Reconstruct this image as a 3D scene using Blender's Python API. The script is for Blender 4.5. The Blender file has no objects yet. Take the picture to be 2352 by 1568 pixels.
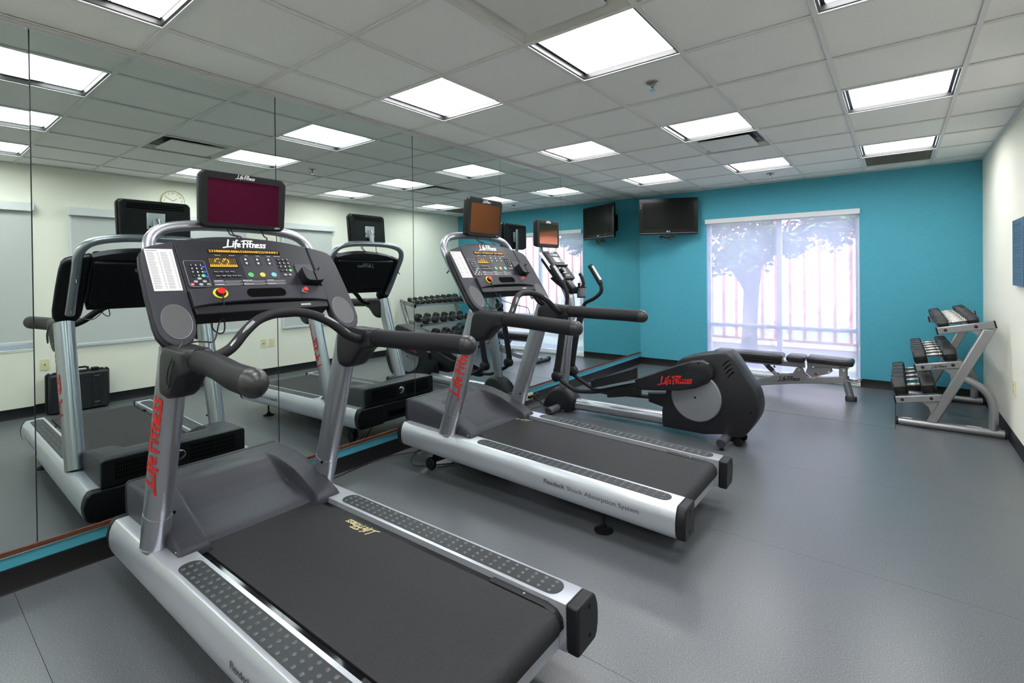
import bpy, bmesh, math, random
from mathutils import Vector, Matrix
random.seed(7)
SC = bpy.context.scene
COL = SC.collection
W, D, H = 3.866, 7.26, 2.577          # room: mirror wall x=0, far wall y=D, ceiling z=H
YB = -2.0                              # wall behind the camera

# ------------------------------------------------------------------ camera
def make_camera():
    f_px, cx, cy, yaw, pitch, roll = 1131.23, 1173.32, 638.73, -0.6640, -0.0067, -0.0109
    fw = Vector((math.sin(yaw)*math.cos(pitch), math.cos(yaw)*math.cos(pitch), math.sin(pitch)))
    rt = Vector((math.cos(yaw), -math.sin(yaw), 0)); up = rt.cross(fw)
    r2 = math.cos(roll)*rt + math.sin(roll)*up; u2 = -math.sin(roll)*rt + math.cos(roll)*up
    cam = bpy.data.cameras.new('camera'); o = bpy.data.objects.new('camera', cam); COL.objects.link(o)
    m = Matrix.Identity(4)
    for i in range(3):
        m[i][0], m[i][1], m[i][2] = r2[i], u2[i], -fw[i]
    m.translation = Vector((3.1348, 0, 1.3989)); o.matrix_world = m
    cam.sensor_width = 36; cam.lens = f_px/2352*36
    cam.shift_x = (1176-cx)/2352; cam.shift_y = (cy-784)/2352
    cam.clip_start = 0.02; cam.clip_end = 200
    SC.camera = o
make_camera()

# ------------------------------------------------------------------ world, exposure
wd = bpy.data.worlds.new('sky'); SC.world = wd; wd.use_nodes = True
nt = wd.node_tree
nt.nodes['Background'].inputs['Color'].default_value = (0.80, 0.88, 1.0, 1)
nt.nodes['Background'].inputs['Strength'].default_value = 6.5
SUN = bpy.data.lights.new('sun', 'SUN'); SUN.energy = 18.0; SUN.angle = math.radians(0.6); SUN.color = (1, .97, .92)
so = bpy.data.objects.new('sun', SUN); COL.objects.link(so)
so.rotation_euler = (math.radians(42), 0, math.radians(-28))   # shines from behind the building on to the fence outside
VS = SC.view_settings
VS.view_transform = 'Standard'; VS.look = 'None'; VS.exposure = 0.45; VS.gamma = 1.0; VS.use_curve_mapping = False
LAMP = 15.0                                                    # emission of the ceiling lenses

# ------------------------------------------------------------------ materials
def lin(r, g, b):
    f = lambda c: (c/255/12.92) if c/255 <= .04045 else ((c/255+.055)/1.055)**2.4
    return (f(r), f(g), f(b), 1)
MATS = {}
def mat(name, col, rough=.5, metal=0, spec=.5, bump=None, speck=None, emit=None, coat=0, stretch=None):
    """col linear rgb; bump=(scale,strength); speck=(scale,amount,colour2)"""
    m = bpy.data.materials.new(name); m.use_nodes = True; MATS[name] = m
    n = m.node_tree.nodes; l = m.node_tree.links; b = n['Principled BSDF']
    c = tuple(col[:3])+(1,)
    b.inputs['Base Color'].default_value = c
    b.inputs['Roughness'].default_value = rough; b.inputs['Metallic'].default_value = metal
    b.inputs['Specular IOR Level'].default_value = spec; b.inputs['Coat Weight'].default_value = coat
    if emit:
        b.inputs['Emission Color'].default_value = tuple(emit[0])+(1,); b.inputs['Emission Strength'].default_value = emit[1]
    tc = None
    if bump or speck:
        tc = n.new('ShaderNodeTexCoord'); src = tc.outputs['Object']
        if stretch:
            mp = n.new('ShaderNodeMapping'); mp.inputs['Scale'].default_value = stretch
            l.new(src, mp.inputs['Vector']); src = mp.outputs['Vector']
    if bump:
        t = n.new('ShaderNodeTexNoise'); t.inputs['Scale'].default_value = bump[0]; t.inputs['Detail'].default_value = 4
        bp = n.new('ShaderNodeBump'); bp.inputs['Strength'].default_value = bump[1]; bp.inputs['Distance'].default_value = .01 if len(bump) < 3 else bump[2]
        l.new(src, t.inputs['Vector']); l.new(t.outputs['Fac'], bp.inputs['Height']); l.new(bp.outputs['Normal'], b.inputs['Normal'])
    if speck:
        t = n.new('ShaderNodeTexNoise'); t.inputs['Scale'].default_value = speck[0]; t.inputs['Detail'].default_value = 3
        r = n.new('ShaderNodeValToRGB'); r.color_ramp.elements[0].position = .5-speck[1]; r.color_ramp.elements[1].position = .5+speck[1]
        r.color_ramp.elements[0].color = c; r.color_ramp.elements[1].color = tuple(speck[2][:3])+(1,)
        l.new(src, t.inputs['Vector']); l.new(t.outputs['Fac'], r.inputs['Fac']); l.new(r.outputs['Color'], b.inputs['Base Color'])
    return m
mat('mirror', (.66, .74, .72), .0, 1)
mat('mirror_edge', (.05, .07, .07), .4)
mat('alu', (.62, .63, .65), .35, .9)
mat('wood_trim', lin(98, 54, 32), .5, bump=(30, .1), speck=(14, .25, lin(66, 35, 20)), stretch=(8, 1, 8))
mat('teal', lin(64, 147, 167), .62, spec=.3, bump=(60, .12), speck=(22, .3, lin(78, 162, 182)), stretch=(1, 1, 14))
mat('black_base', (.007, .007, .008), .45, spec=.25)
mat('cream', lin(228, 226, 212), .75, spec=.2, bump=(95, .42, .004))
mat('tile', lin(246, 244, 240), .9, spec=.1, bump=(260, .4, .004), speck=(330, .16, lin(226, 223, 218)))
mat('grid_bar', lin(216, 214, 210), .6)
mat('plenum', (.05, .05, .05), .9)
mat('white_paint', lin(214, 212, 205), .5)
mat('troffer_black', (.012, .012, .015), .4)
mat('lens', (.9, .9, .9), .4, emit=((.99, 1.0, 1.0), LAMP))
mat('lens_dim', (.9, .9, .9), .4, emit=((.95, 1.0, .95), LAMP*.13))
mat('lens_line', (.40, .40, .38), .5)
mat('grille', lin(120, 114, 100), .6)
mat('chrome', (.75, .75, .76), .12, 1)
mat('brass', (.45, .42, .36), .25, 1)
mat('silver', lin(172, 174, 182), .30, .85)
mat('silver_rail', lin(204, 207, 216), .30, .65)
mat('silver_dk', lin(136, 138, 144), .36, .5)
mat('rack_silver', lin(150, 150, 153), .30, .75)
mat('console', lin(38, 38, 46), .5, spec=.28, bump=(600, .05))
mat('console_panel', lin(29, 29, 36), .42, spec=.35)
mat('console_inset', lin(50, 50, 58), .42, spec=.35)
mat('plastic_gray', lin(50, 51, 59), .46, spec=.3, bump=(500, .06))
mat('plastic_dark', lin(23, 23, 28), .44, spec=.34, bump=(500, .05))
mat('plastic_black', (.006, .006, .0075), .42, spec=.26)
mat('vinyl_black', (.012, .011, .014), .32, spec=.55, bump=(220, .05))
mat('void', (.002, .002, .002), .9, spec=.05)
mat('belt', lin(31, 31, 34), .62, spec=.28, bump=(700, .35, .003), speck=(420, .12, lin(44, 44, 47)))
mat('deck', (.006, .006, .007), .07, spec=.12)
mat('grip_strip', lin(34, 37, 41), .5, bump=(500, .06))
mat('stud', lin(66, 69, 74), .32, spec=.6)
mat('foam', lin(25, 25, 29), .6, spec=.28, bump=(420, .3, .002))
mat('grip_cap', (.016, .016, .018), .36, spec=.5)
mat('speaker', lin(70, 70, 72), .5, .3, bump=(900, .2, .002))
mat('paper', lin(206, 206, 203), .85, spec=.05)
mat('ink', lin(150, 150, 152), .8)
mat('ink_line', lin(96, 98, 104), .8)
mat('white_ink', lin(228, 228, 232), .5)
mat('grey_ink', lin(150, 150, 156), .5)
mat('black_ink', (.012, .012, .012), .5)
mat('dark_ink', lin(66, 66, 72), .5)
mat('red_ink', lin(196, 30, 26), .45)
mat('gold_ink', lin(196, 184, 140), .6)
mat('led_glass', (.010, .008, .005), .15)
mat('led_on', (.5, .25, .02), .4, emit=((1.0, .45, .04), .7))
mat('led_dim', (.10, .06, .02), .4, emit=((1.0, .45, .05), .06))
mat('red_button', lin(206, 30, 22), .3)
mat('yellow', lin(206, 196, 40), .45)
mat('green', lin(80, 190, 105), .4)
mat('button_yellow', lin(210, 190, 60), .4)
mat('button_blue', lin(120, 195, 215), .4)
mat('blue', lin(40, 70, 200), .4)
mat('pink', lin(215, 110, 115), .4)
mat('key_black', (.012, .012, .014), .3)
mat('key_grey', lin(150, 150, 155), .4)
mat('screen_magenta', (.085, .010, .030), .06, 1)
mat('screen_brown', (.15, .055, .022), .08, 1)
mat('screen_orange', (.34, .12, .055), .08, 1)
mat('screen_tv', (.008, .009, .008), .2, spec=.08)
mat('lcd_pale', lin(206, 208, 205), .4)
mat('piano_black', (.005, .005, .006), .2, spec=.18)
mat('case_black', (.010, .010, .012), .45, bump=(160, .1))
mat('hex_rubber', (.012, .012, .013), .42, spec=.45)
mat('knurl', (.42, .40, .36), .28, 1, bump=(900, .4, .002))
mat('blind_grey', lin(190, 191, 188), .8, spec=.15, bump=(900, .1))
mat('valance', lin(206, 208, 208), .45)
mat('ivory', lin(214, 208, 168), .45)
mat('sign_blue', lin(58, 92, 116), .5)
mat('sign_ink', lin(40, 66, 88), .5)
mat('clock_face', lin(226, 222, 205), .5)
mat('cord', (.008, .008, .009), .45)
mat('warn_red', lin(120, 40, 30), .5)
mat('outside_blue', lin(30, 50, 120), .7)
mat('win_frame', lin(240, 241, 245), .4)
mat('bark', lin(92, 84, 80), .9, bump=(18, .6), speck=(10, .2, lin(70, 62, 60)))
mat('leaf', lin(70, 92, 62), .6)
mat('fence_white', lin(232, 232, 234), .6)
mat('fence_red', lin(176, 84, 74), .7)
mat('ground', lin(128, 134, 112), .95, bump=(20, .3), speck=(6, .3, lin(104, 116, 90)))
def floor_material():
    m = mat('rubber', lin(92, 95, 99), .32, spec=.6)
    n = m.node_tree.nodes; l = m.node_tree.links; b = n['Principled BSDF']
    tc = n.new('ShaderNodeTexCoord')
    t1 = n.new('ShaderNodeTexNoise'); t1.inputs['Scale'].default_value = 210; t1.inputs['Detail'].default_value = 1
    r1 = n.new('ShaderNodeValToRGB'); r1.color_ramp.interpolation = 'LINEAR'
    e = r1.color_ramp.elements; e[0].position = .33; e[0].color = lin(66, 69, 73); e[1].position = .45; e[1].color = lin(82, 85, 89)
    e2 = e.new(.60); e2.color = lin(86, 89, 93); e3 = e.new(.72); e3.color = lin(118, 121, 124)
    l.new(tc.outputs['Object'], t1.inputs['Vector']); l.new(t1.outputs['Fac'], r1.inputs['Fac']); l.new(r1.outputs['Color'], b.inputs['Base Color'])
floor_material()
def shade_material():
    m = bpy.data.materials.new('screen_shade'); m.use_nodes = True; MATS['screen_shade'] = m
    n = m.node_tree.nodes; l = m.node_tree.links; n.remove(n['Principled BSDF'])
    out = n['Material Output']
    tr = n.new('ShaderNodeBsdfTransparent'); tr.inputs['Color'].default_value = (.97, .95, 1, 1)
    tl = n.new('ShaderNodeBsdfTranslucent'); tl.inputs['Color'].default_value = (.48, .50, .70, 1)
    df = n.new('ShaderNodeBsdfDiffuse'); df.inputs['Color'].default_value = (.80, .80, .84, 1)
    m1 = n.new('ShaderNodeMixShader'); m1.inputs[0].default_value = .30
    m2 = n.new('ShaderNodeMixShader'); m2.inputs[0].default_value = .56
    l.new(tl.outputs[0], m1.inputs[1]); l.new(df.outputs[0], m1.inputs[2])
    l.new(m1.outputs[0], m2.inputs[1]); l.new(tr.outputs[0], m2.inputs[2]); l.new(m2.outputs[0], out.inputs['Surface'])
shade_material()
def glass_material():
    m = bpy.data.materials.new('pane'); m.use_nodes = True; MATS['pane'] = m
    n = m.node_tree.nodes; l = m.node_tree.links; n.remove(n['Principled BSDF'])
    tr = n.new('ShaderNodeBsdfTransparent'); tr.inputs['Color'].default_value = (.94, .97, .97, 1)
    gl = n.new('ShaderNodeBsdfGlossy'); gl.inputs['Roughness'].default_value = .02
    mx = n.new('ShaderNodeMixShader'); mx.inputs[0].default_value = .06
    l.new(tr.outputs[0], mx.inputs[1]); l.new(gl.outputs[0], mx.inputs[2]); l.new(mx.outputs[0], n['Material Output'].inputs['Surface'])
glass_material()

# ------------------------------------------------------------------ geometry helpers
class Geo:
    def __init__(s): s.v = []; s.f = []
    def add(s, vs, fs):
        k = len(s.v); s.v += [Vector(p) for p in vs]; s.f += [tuple(i+k for i in f) for f in fs]; return s
    def box(s, x0, x1, y0, y1, z0, z1):
        vs = [(x, y, z) for x in (x0, x1) for y in (y0, y1) for z in (z0, z1)]
        return s.add(vs, [(0, 1, 3, 2), (4, 6, 7, 5), (0, 4, 5, 1), (2, 3, 7, 6), (0, 2, 6, 4), (1, 5, 7, 3)])
    def prism(s, poly, axis, a, b):
        mk3 = {'x': lambda p, t: (t, p[0], p[1]), 'y': lambda p, t: (p[0], t, p[1]), 'z': lambda p, t: (p[0], p[1], t)}[axis]
        n = len(poly)
        vs = [mk3(p, a) for p in poly]+[mk3(p, b) for p in poly]
        fs = [tuple(range(n)), tuple(range(2*n-1, n-1, -1))]+[(i, (i+1) % n, n+(i+1) % n, n+i) for i in range(n)]
        return s.add(vs, fs)
    def fprism(s, fr, poly, a, b):
        """poly (v,u) in the frame fr(v,u,h), extruded from height a to b"""
        n = len(poly)
        vs = [fr(p[0], p[1], a) for p in poly]+[fr(p[0], p[1], b) for p in poly]
        fs = [tuple(range(n)), tuple(range(2*n-1, n-1, -1))]+[(i, (i+1) % n, n+(i+1) % n, n+i) for i in range(n)]
        return s.add(vs, fs)
    def loft(s, rings, caps=True):
        n = len(rings[0]); vs = [p for r in rings for p in r]; fs = []
        for k in range(len(rings)-1):
            fs += [(k*n+i, k*n+(i+1) % n, (k+1)*n+(i+1) % n, (k+1)*n+i) for i in range(n)]
        if caps: fs += [tuple(range(n)), tuple(range(len(rings)*n-1, (len(rings)-1)*n-1, -1))]
        return s.add(vs, fs)
    def tube(s, path, r, n=12, rb=None, refv=None, caps=True, sm=0, radii=None):
        P = [Vector(p) for p in path]
        if sm: P = smooth(P, sm)
        rings = []; ref = Vector(refv) if refv else None
        for i, p in enumerate(P):
            t = (P[min(i+1, len(P)-1)]-P[max(i-1, 0)]).normalized()
            if ref is None:
                ref = Vector((0, 0, 1)) if abs(t.z) < .9 else Vector((1, 0, 0))
            a = (ref-t*ref.dot(t)).normalized(); b = t.cross(a)
            if refv is None: ref = a
            k = radii[min(int(i*len(radii)/len(P)), len(radii)-1)] if radii else 1
            rings.append([p+a*(r*k*math.cos(2*math.pi*j/n))+b*((rb or r)*k*math.sin(2*math.pi*j/n)) for j in range(n)])
        return s.loft(rings, caps)
    def cyl(s, p0, p1, r, r1=None, n=16):
        p0 = Vector(p0); p1 = Vector(p1); t = (p1-p0).normalized()
        ref = Vector((0, 0, 1)) if abs(t.z) < .9 else Vector((1, 0, 0))
        a = (ref-t*ref.dot(t)).normalized(); b = t.cross(a); r1 = r if r1 is None else r1
        R = [[p+a*(q*math.cos(2*math.pi*j/n))+b*(q*math.sin(2*math.pi*j/n)) for j in range(n)] for p, q in ((p0, r), (p1, r1))]
        return s.loft(R)
    def lathe(s, c, prof, n=20, axis='z'):
        """prof (radius, height) about axis through c"""
        rings = []
        for r, h in prof:
            ring = []
            for j in range(n):
                x, y = r*math.cos(2*math.pi*j/n), r*math.sin(2*math.pi*j/n)
                ring.append(Vector(c)+Vector({'z': (x, y, h), 'y': (x, h, y), 'x': (h, x, y)}[axis]))
            rings.append(ring)
        return s.loft(rings)
    def ell(s, c, rx, ry, rz, nu=14, nv=8):
        rings = []
        for k in range(nv+1):
            th = math.pi*(k+.02)/(nv+.04)
            rings.append([Vector(c)+Vector((rx*math.sin(th)*math.cos(2*math.pi*j/nu), ry*math.sin(th)*math.sin(2*math.pi*j/nu), rz*math.cos(th))) for j in range(nu)])
        return s.loft(rings)
def smooth(P, k):
    Q = []
    for i in range(len(P)-1):
        p0, p1, p2, p3 = P[max(i-1, 0)], P[i], P[i+1], P[min(i+2, len(P)-1)]
        for j in range(k):
            t = j/k
            Q.append(.5*((2*p1)+(p2-p0)*t+(2*p0-5*p1+4*p2-p3)*t*t+(3*p1-p0-3*p2+p3)*t**3))
    return Q+[P[-1]]
def smooth2(P, k, closed=False):
    if closed:
        n = len(P); Q = []
        for i in range(n):
            p0, p1, p2, p3 = (Vector(P[(i+d) % n]) for d in (-1, 0, 1, 2))
            for j in range(k):
                t = j/k
                Q.append(.5*((2*p1)+(p2-p0)*t+(2*p0-5*p1+4*p2-p3)*t*t+(3*p1-p0-3*p2+p3)*t**3))
        return [(q[0], q[1]) for q in Q]
    return [(q[0], q[1]) for q in smooth([Vector(p) for p in P], k)]
def rrect(x0, x1, y0, y1, r, k=5):
    P = []
    for cx, cy, a in ((x1-r, y1-r, 0), (x0+r, y1-r, 90), (x0+r, y0+r, 180), (x1-r, y0+r, 270)):
        for j in range(k+1):
            t = math.radians(a+90*j/k); P.append((cx+r*math.cos(t), cy+r*math.sin(t)))
    return P
def circ(cx, cy, r, n=20, ry=None): return [(cx+r*math.cos(2*math.pi*j/n), cy+(ry or r)*math.sin(2*math.pi*j/n)) for j in range(n)]

ORG = {}
def mk(name, g, m, parent=None, smoothed=True, bevel=0, seg=2, sub=0, ang=35, kind=None, label=None):
    off = ORG.get(parent, Vector((0, 0, 0))) if parent else Vector((0, 0, 0))
    me = bpy.data.meshes.new(name)
    me.from_pydata([v-off for v in g.v], [], g.f)
    bm = bmesh.new(); bm.from_mesh(me); bmesh.ops.recalc_face_normals(bm, faces=bm.faces); bm.to_mesh(me); bm.free()
    if smoothed and not bevel:
        me.polygons.foreach_set('use_smooth', [True]*len(me.polygons)); me.set_sharp_from_angle(angle=math.radians(ang))
    me.materials.append(MATS[m])
    o = bpy.data.objects.new(name, me); COL.objects.link(o)
    if parent: o.parent = parent; ORG[o] = off
    if bevel:
        b = o.modifiers.new('bevel', 'BEVEL'); b.width = bevel; b.segments = seg; b.limit_method = 'ANGLE'; b.angle_limit = math.radians(28); b.harden_normals = False
        me.polygons.foreach_set('use_smooth', [True]*len(me.polygons)); me.set_sharp_from_angle(angle=math.radians(60))
    if sub:
        s = o.modifiers.new('sub', 'SUBSURF'); s.levels = sub; s.render_levels = sub
    if kind: o['kind'] = kind
    if label: o['label'] = label
    return o
def tag(o, label, cat, group=None):
    o['label'] = label; o['category'] = cat
    if group: o['group'] = group
    return o
def thing(name, label, cat, loc, group=None):
    o = bpy.data.objects.new(name, None); COL.objects.link(o); o.location = loc; o.empty_display_size = .1
    ORG[o] = Vector(loc)
    return tag(o, label, cat, group)
def struct(name, g, m, parent=None, **k):
    o = mk(name, g, m, parent, **k)
    if not parent: o['kind'] = 'structure'
    return o
def share(src, parent, loc, name=None):
    """another object with the mesh of src, moved by loc"""
    o = bpy.data.objects.new(name or src.name.split('.')[0], src.data); COL.objects.link(o); o.parent = parent
    o.location = loc; ORG[o] = ORG.get(parent, Vector((0, 0, 0)))
    for md in src.modifiers:
        n = o.modifiers.new(md.name, md.type)
        if md.type == 'BEVEL': n.width = md.width; n.segments = md.segments; n.limit_method = 'ANGLE'; n.angle_limit = md.angle_limit
    return o
def copy_tree(o, parent=None):
    c = o.copy(); COL.objects.link(c); c.parent = parent
    for ch in list(o.children): copy_tree(ch, c)
    return c

# lettering ---------------------------------------------------------
TXT = {}
def text_mesh(body, bold=0.0, shear=0.0):
    key = (body, bold, shear)
    if key not in TXT:
        cu = bpy.data.curves.new('t', 'FONT'); cu.body = body; cu.size = 1; cu.offset = bold; cu.shear = shear
        cu.align_x = 'CENTER'; cu.align_y = 'CENTER'; cu.resolution_u = 3
        o = bpy.data.objects.new('t', cu); COL.objects.link(o)
        dg = bpy.context.evaluated_depsgraph_get()
        me = bpy.data.meshes.new_from_object(o.evaluated_get(dg))
        TXT[key] = ([Vector(v.co) for v in me.vertices], [tuple(p.vertices) for p in me.polygons])
        bpy.data.objects.remove(o); bpy.data.meshes.remove(me); bpy.data.curves.remove(cu)
    return TXT[key]
def put_text(g, body, fr, s, t, size, h=.001, bold=0.0, shear=0.0, width=None, flip=False):
    """fr(s,t,h) maps a plane, s to the right of the reader and t DOWN"""
    vs, fs = text_mesh(body, bold, shear)
    k = size
    kx = size
    if width:
        w = max(v.x for v in vs)-min(v.x for v in vs); kx = width/w
    g.add([fr(s+v.x*kx, t-v.y*k, h) for v in vs], fs)
LOGO = [[(-.30, -.10), (.1, .02), (.58, .07)], [(.1, 1.0), (.1, .03)], [(.66, .52), (.66, .05)], [(.67, .70), (.68, .80)],
        [(1.06, .98), (.95, .98), (.90, .75), (.90, -.12)], [(.76, .50), (1.06, .54)],
        [(1.12, .28), (1.36, .34), (1.33, .50), (1.20, .50), (1.12, .28), (1.18, .06), (1.42, .10)],
        [(1.74, .94), (1.74, -.02)], [(1.46, .84), (1.75, .97), (2.62, .95)], [(1.60, .48), (2.02, .52)],
        [(2.14, .52), (2.14, .05)], [(2.15, .70), (2.16, .78)], [(2.42, .84), (2.42, .10), (2.54, .05)], [(2.26, .54), (2.66, .58)],
        [(2.74, .52), (2.74, .03)], [(2.74, .38), (2.88, .52), (3.0, .44), (3.0, .04)],
        [(3.10, .28), (3.34, .34), (3.31, .50), (3.18, .50), (3.10, .28), (3.16, .06), (3.40, .10)],
        [(3.76, .48), (3.58, .52), (3.54, .36), (3.72, .24), (3.68, .05), (3.48, .06)],
        [(4.12, .48), (3.94, .52), (3.90, .36), (4.08, .24), (4.04, .05), (3.84, .06)]]
def put_logo(g, fr, s0, t0, width, h=.001, w=.14, shear=.34):
    k = width/4.7
    for st in LOGO:
        st = [(a[0]+(b[0]-a[0])*q/5, a[1]+(b[1]-a[1])*q/5) for a, b in zip(st[:-1], st[1:]) for q in range(5)]+[st[-1]]
        P = [Vector(((p[0]+.30+shear*p[1])*k, p[1]*k*1.0)) for p in st]
        L = []; R = []; hw = w*k/2
        for i, p in enumerate(P):
            d = P[min(i+1, len(P)-1)]-P[max(i-1, 0)]
            d.normalize(); nrm = Vector((-d.y, d.x))
            ex = d*(hw*.6) if i == len(P)-1 else (-d*(hw*.6) if i == 0 else Vector((0, 0)))
            L.append(p+nrm*hw+ex); R.append(p-nrm*hw+ex)
        vs = [fr(s0+q.x, t0-q.y, h) for q in L]+[fr(s0+q.x, t0-q.y, h) for q in R]; n = len(P)
        g.add(vs, [(i, i+1, n+i+1, n+i) for i in range(n-1)])
def plane_fr(o, es, et, en):
    o, es, et, en = Vector(o), Vector(es).normalized(), Vector(et).normalized(), Vector(en).normalized()
    return lambda s, t, h=0: o+es*s+et*t+en*h

# ------------------------------------------------------------------ room shell
GX = [0, .4087, 1.0183, 1.6279, 2.2374, 2.847, 3.4566, W]           # ceiling grid lines
GY = [YB]+[2.0603+j*.6096 for j in range(-6, 9)]+[D]
def build_shell():
    f = struct('floor', Geo().box(-.1, W+.1, YB-.1, D+.1, -.12, -.006), 'black_base')
    # rolled rubber sheets laid over the slab, butt joints a few millimetres wide
    cuts = [YB, .35, 1.57, 2.79, 4.01, 5.507, D]
    for a, b in zip(cuts[:-2], cuts[1:-1]):
        mk('rubber_sheet', Geo().box(0, W, a+.0008, b-.0008, -.006, 0), 'rubber', f)
    mk('rubber_sheet', Geo().box(0, 3.122, 5.5095, D, -.006, .0015), 'rubber', f, bevel=.001)
    mk('rubber_sheet', Geo().box(3.1265, W, 5.5095, D, -.006, 0), 'rubber', f)
    # mirror wall: cove base, teal strip, wooden ledge
    struct('wall_left', Geo().box(-.16, -.012, YB, D+.1, -.1, H+.1), 'teal')
    struct('baseboard_left', Geo().prism([(-.012, 0), (.012, 0), (.006, .010), (.003, .104), (-.012, .104)], 'y', YB, D), 'black_base')
    struct('trim_1', Geo().box(-.012, .004, YB, D-.001, .165, .188), 'wood_trim', bevel=.003)
    struct('trim_2', Geo().box(-.012, .003, YB, D-.001, .160, .165), 'alu')
    struct('trim_3', Geo().box(-.012, .006, YB, D-.001, 2.553, 2.566), 'alu')
    struct('trim_4', Geo().box(-.012, .0, YB, D-.001, 2.566, H), 'white_paint')
    struct('trim_5', Geo().box(-.0122, -.0118, YB, D-.001, .188, 2.553), 'mirror_edge')
    # far wall with the window opening
    x0, x1, z0, z1 = 1.003, 2.790, .03, 2.13
    g = Geo().box(-.16, x0, D, D+.15, -.1, H+.1).box(x1, W+.15, D, D+.15, -.1, H+.1).box(x0, x1, D, D+.15, -.1, z0).box(x0, x1, D, D+.15, z1, H+.1)
    struct('wall_far', g, 'teal', smoothed=False)
    g = Geo()
    for a, b in ((0.003, x0), (x1, W)):
        g.prism([(D+.001, 0), (D-.012, 0), (D-.006, .010), (D-.003, .104), (D+.001, .104)], 'x', a, b)
    struct('baseboard_far', g, 'black_base')
    # window wall (cream plaster), three openings
    OP = [(-.85, .975, .69, 2.17), (1.27, 3.10, .66, 2.15), (3.59, 4.40, .64, 2.16)]
    g = Geo(); y = YB-.1
    for a, b, c, d in OP:
        g.box(W, W+.14, y, a, -.1, H+.1); g.box(W, W+.14, a, b, -.1, c); g.box(W, W+.14, a, b, d, H+.1); y = b
    g.box(W, W+.14, y, D, -.1, H+.1)
    struct('wall_right', g, 'cream', smoothed=False)
    struct('baseboard_right', Geo().prism([(W+.001, 0), (W-.012, 0), (W-.006, .010), (W-.003, .104), (W+.001, .104)], 'y', YB, D), 'black_base')
    for k, (a, b, c, d) in enumerate(OP):
        fr = struct('window_%d' % (k+2), Geo().box(W+.09, W+.13, a, a+.05, c, d).box(W+.09, W+.13, b-.05, b, c, d).box(W+.09, W+.13, a+.05, b-.05, c, c+.05).box(W+.09, W+.13, a+.05, b-.05, d-.05, d), 'win_frame', smoothed=False)
        mk('pane', Geo().box(W+.108, W+.113, a+.05, b-.05, c+.05, d-.05), 'pane', fr)
        mk('window_sill', Geo().box(W-.004, W+.09, a, b, c-.02, c+.002), 'white_paint', fr)
    struct('sky_blocker', Geo().box(W+.7, W+.8, -1.6, 5.2, -.1, 2.6), 'outside_blue')  # added backing keeps bright sky off the grey shades; blue shows below them
    # wall behind the camera
    struct('wall_back', Geo().box(-.16, W+.15, YB-.12, YB, -.1, H+.1), 'cream')
    struct('baseboard_back', Geo().box(0, W, YB, YB+.01, 0, .104), 'black_base')
    # window in the far wall
    wy = D+.045
    wf = struct('window_1', Geo().box(x0, x0+.045, wy, wy+.05, z0, z1).box(x1-.045, x1, wy, wy+.05, z0, z1).box(x0+.045, x1-.045, wy, wy+.05, z1-.05, z1).box(x0+.045, x1-.045, wy, wy+.05, z0, z0+.05), 'win_frame', smoothed=False)
    mk('mullion', Geo().box(1.886, 1.948, wy, wy+.05, z0+.05, z1-.05), 'win_frame', wf, bevel=.004)
    for a, b in ((x0+.045, 1.886), (1.948, x1-.045)):
        mk('transom', Geo().box(a, b, wy, wy+.05, .642, .692), 'win_frame', wf, bevel=.004)
        mk('pane', Geo().box(a, b, wy+.022, wy+.028, z0+.05, .642), 'pane', wf)
        mk('pane', Geo().box(a, b, wy+.022, wy+.028, .692, z1-.05), 'pane', wf)
    mk('window_sill', Geo().box(x0, x1, D-.004, wy, z0-.02, z0+.004), 'white_paint', wf)
build_shell()

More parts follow.
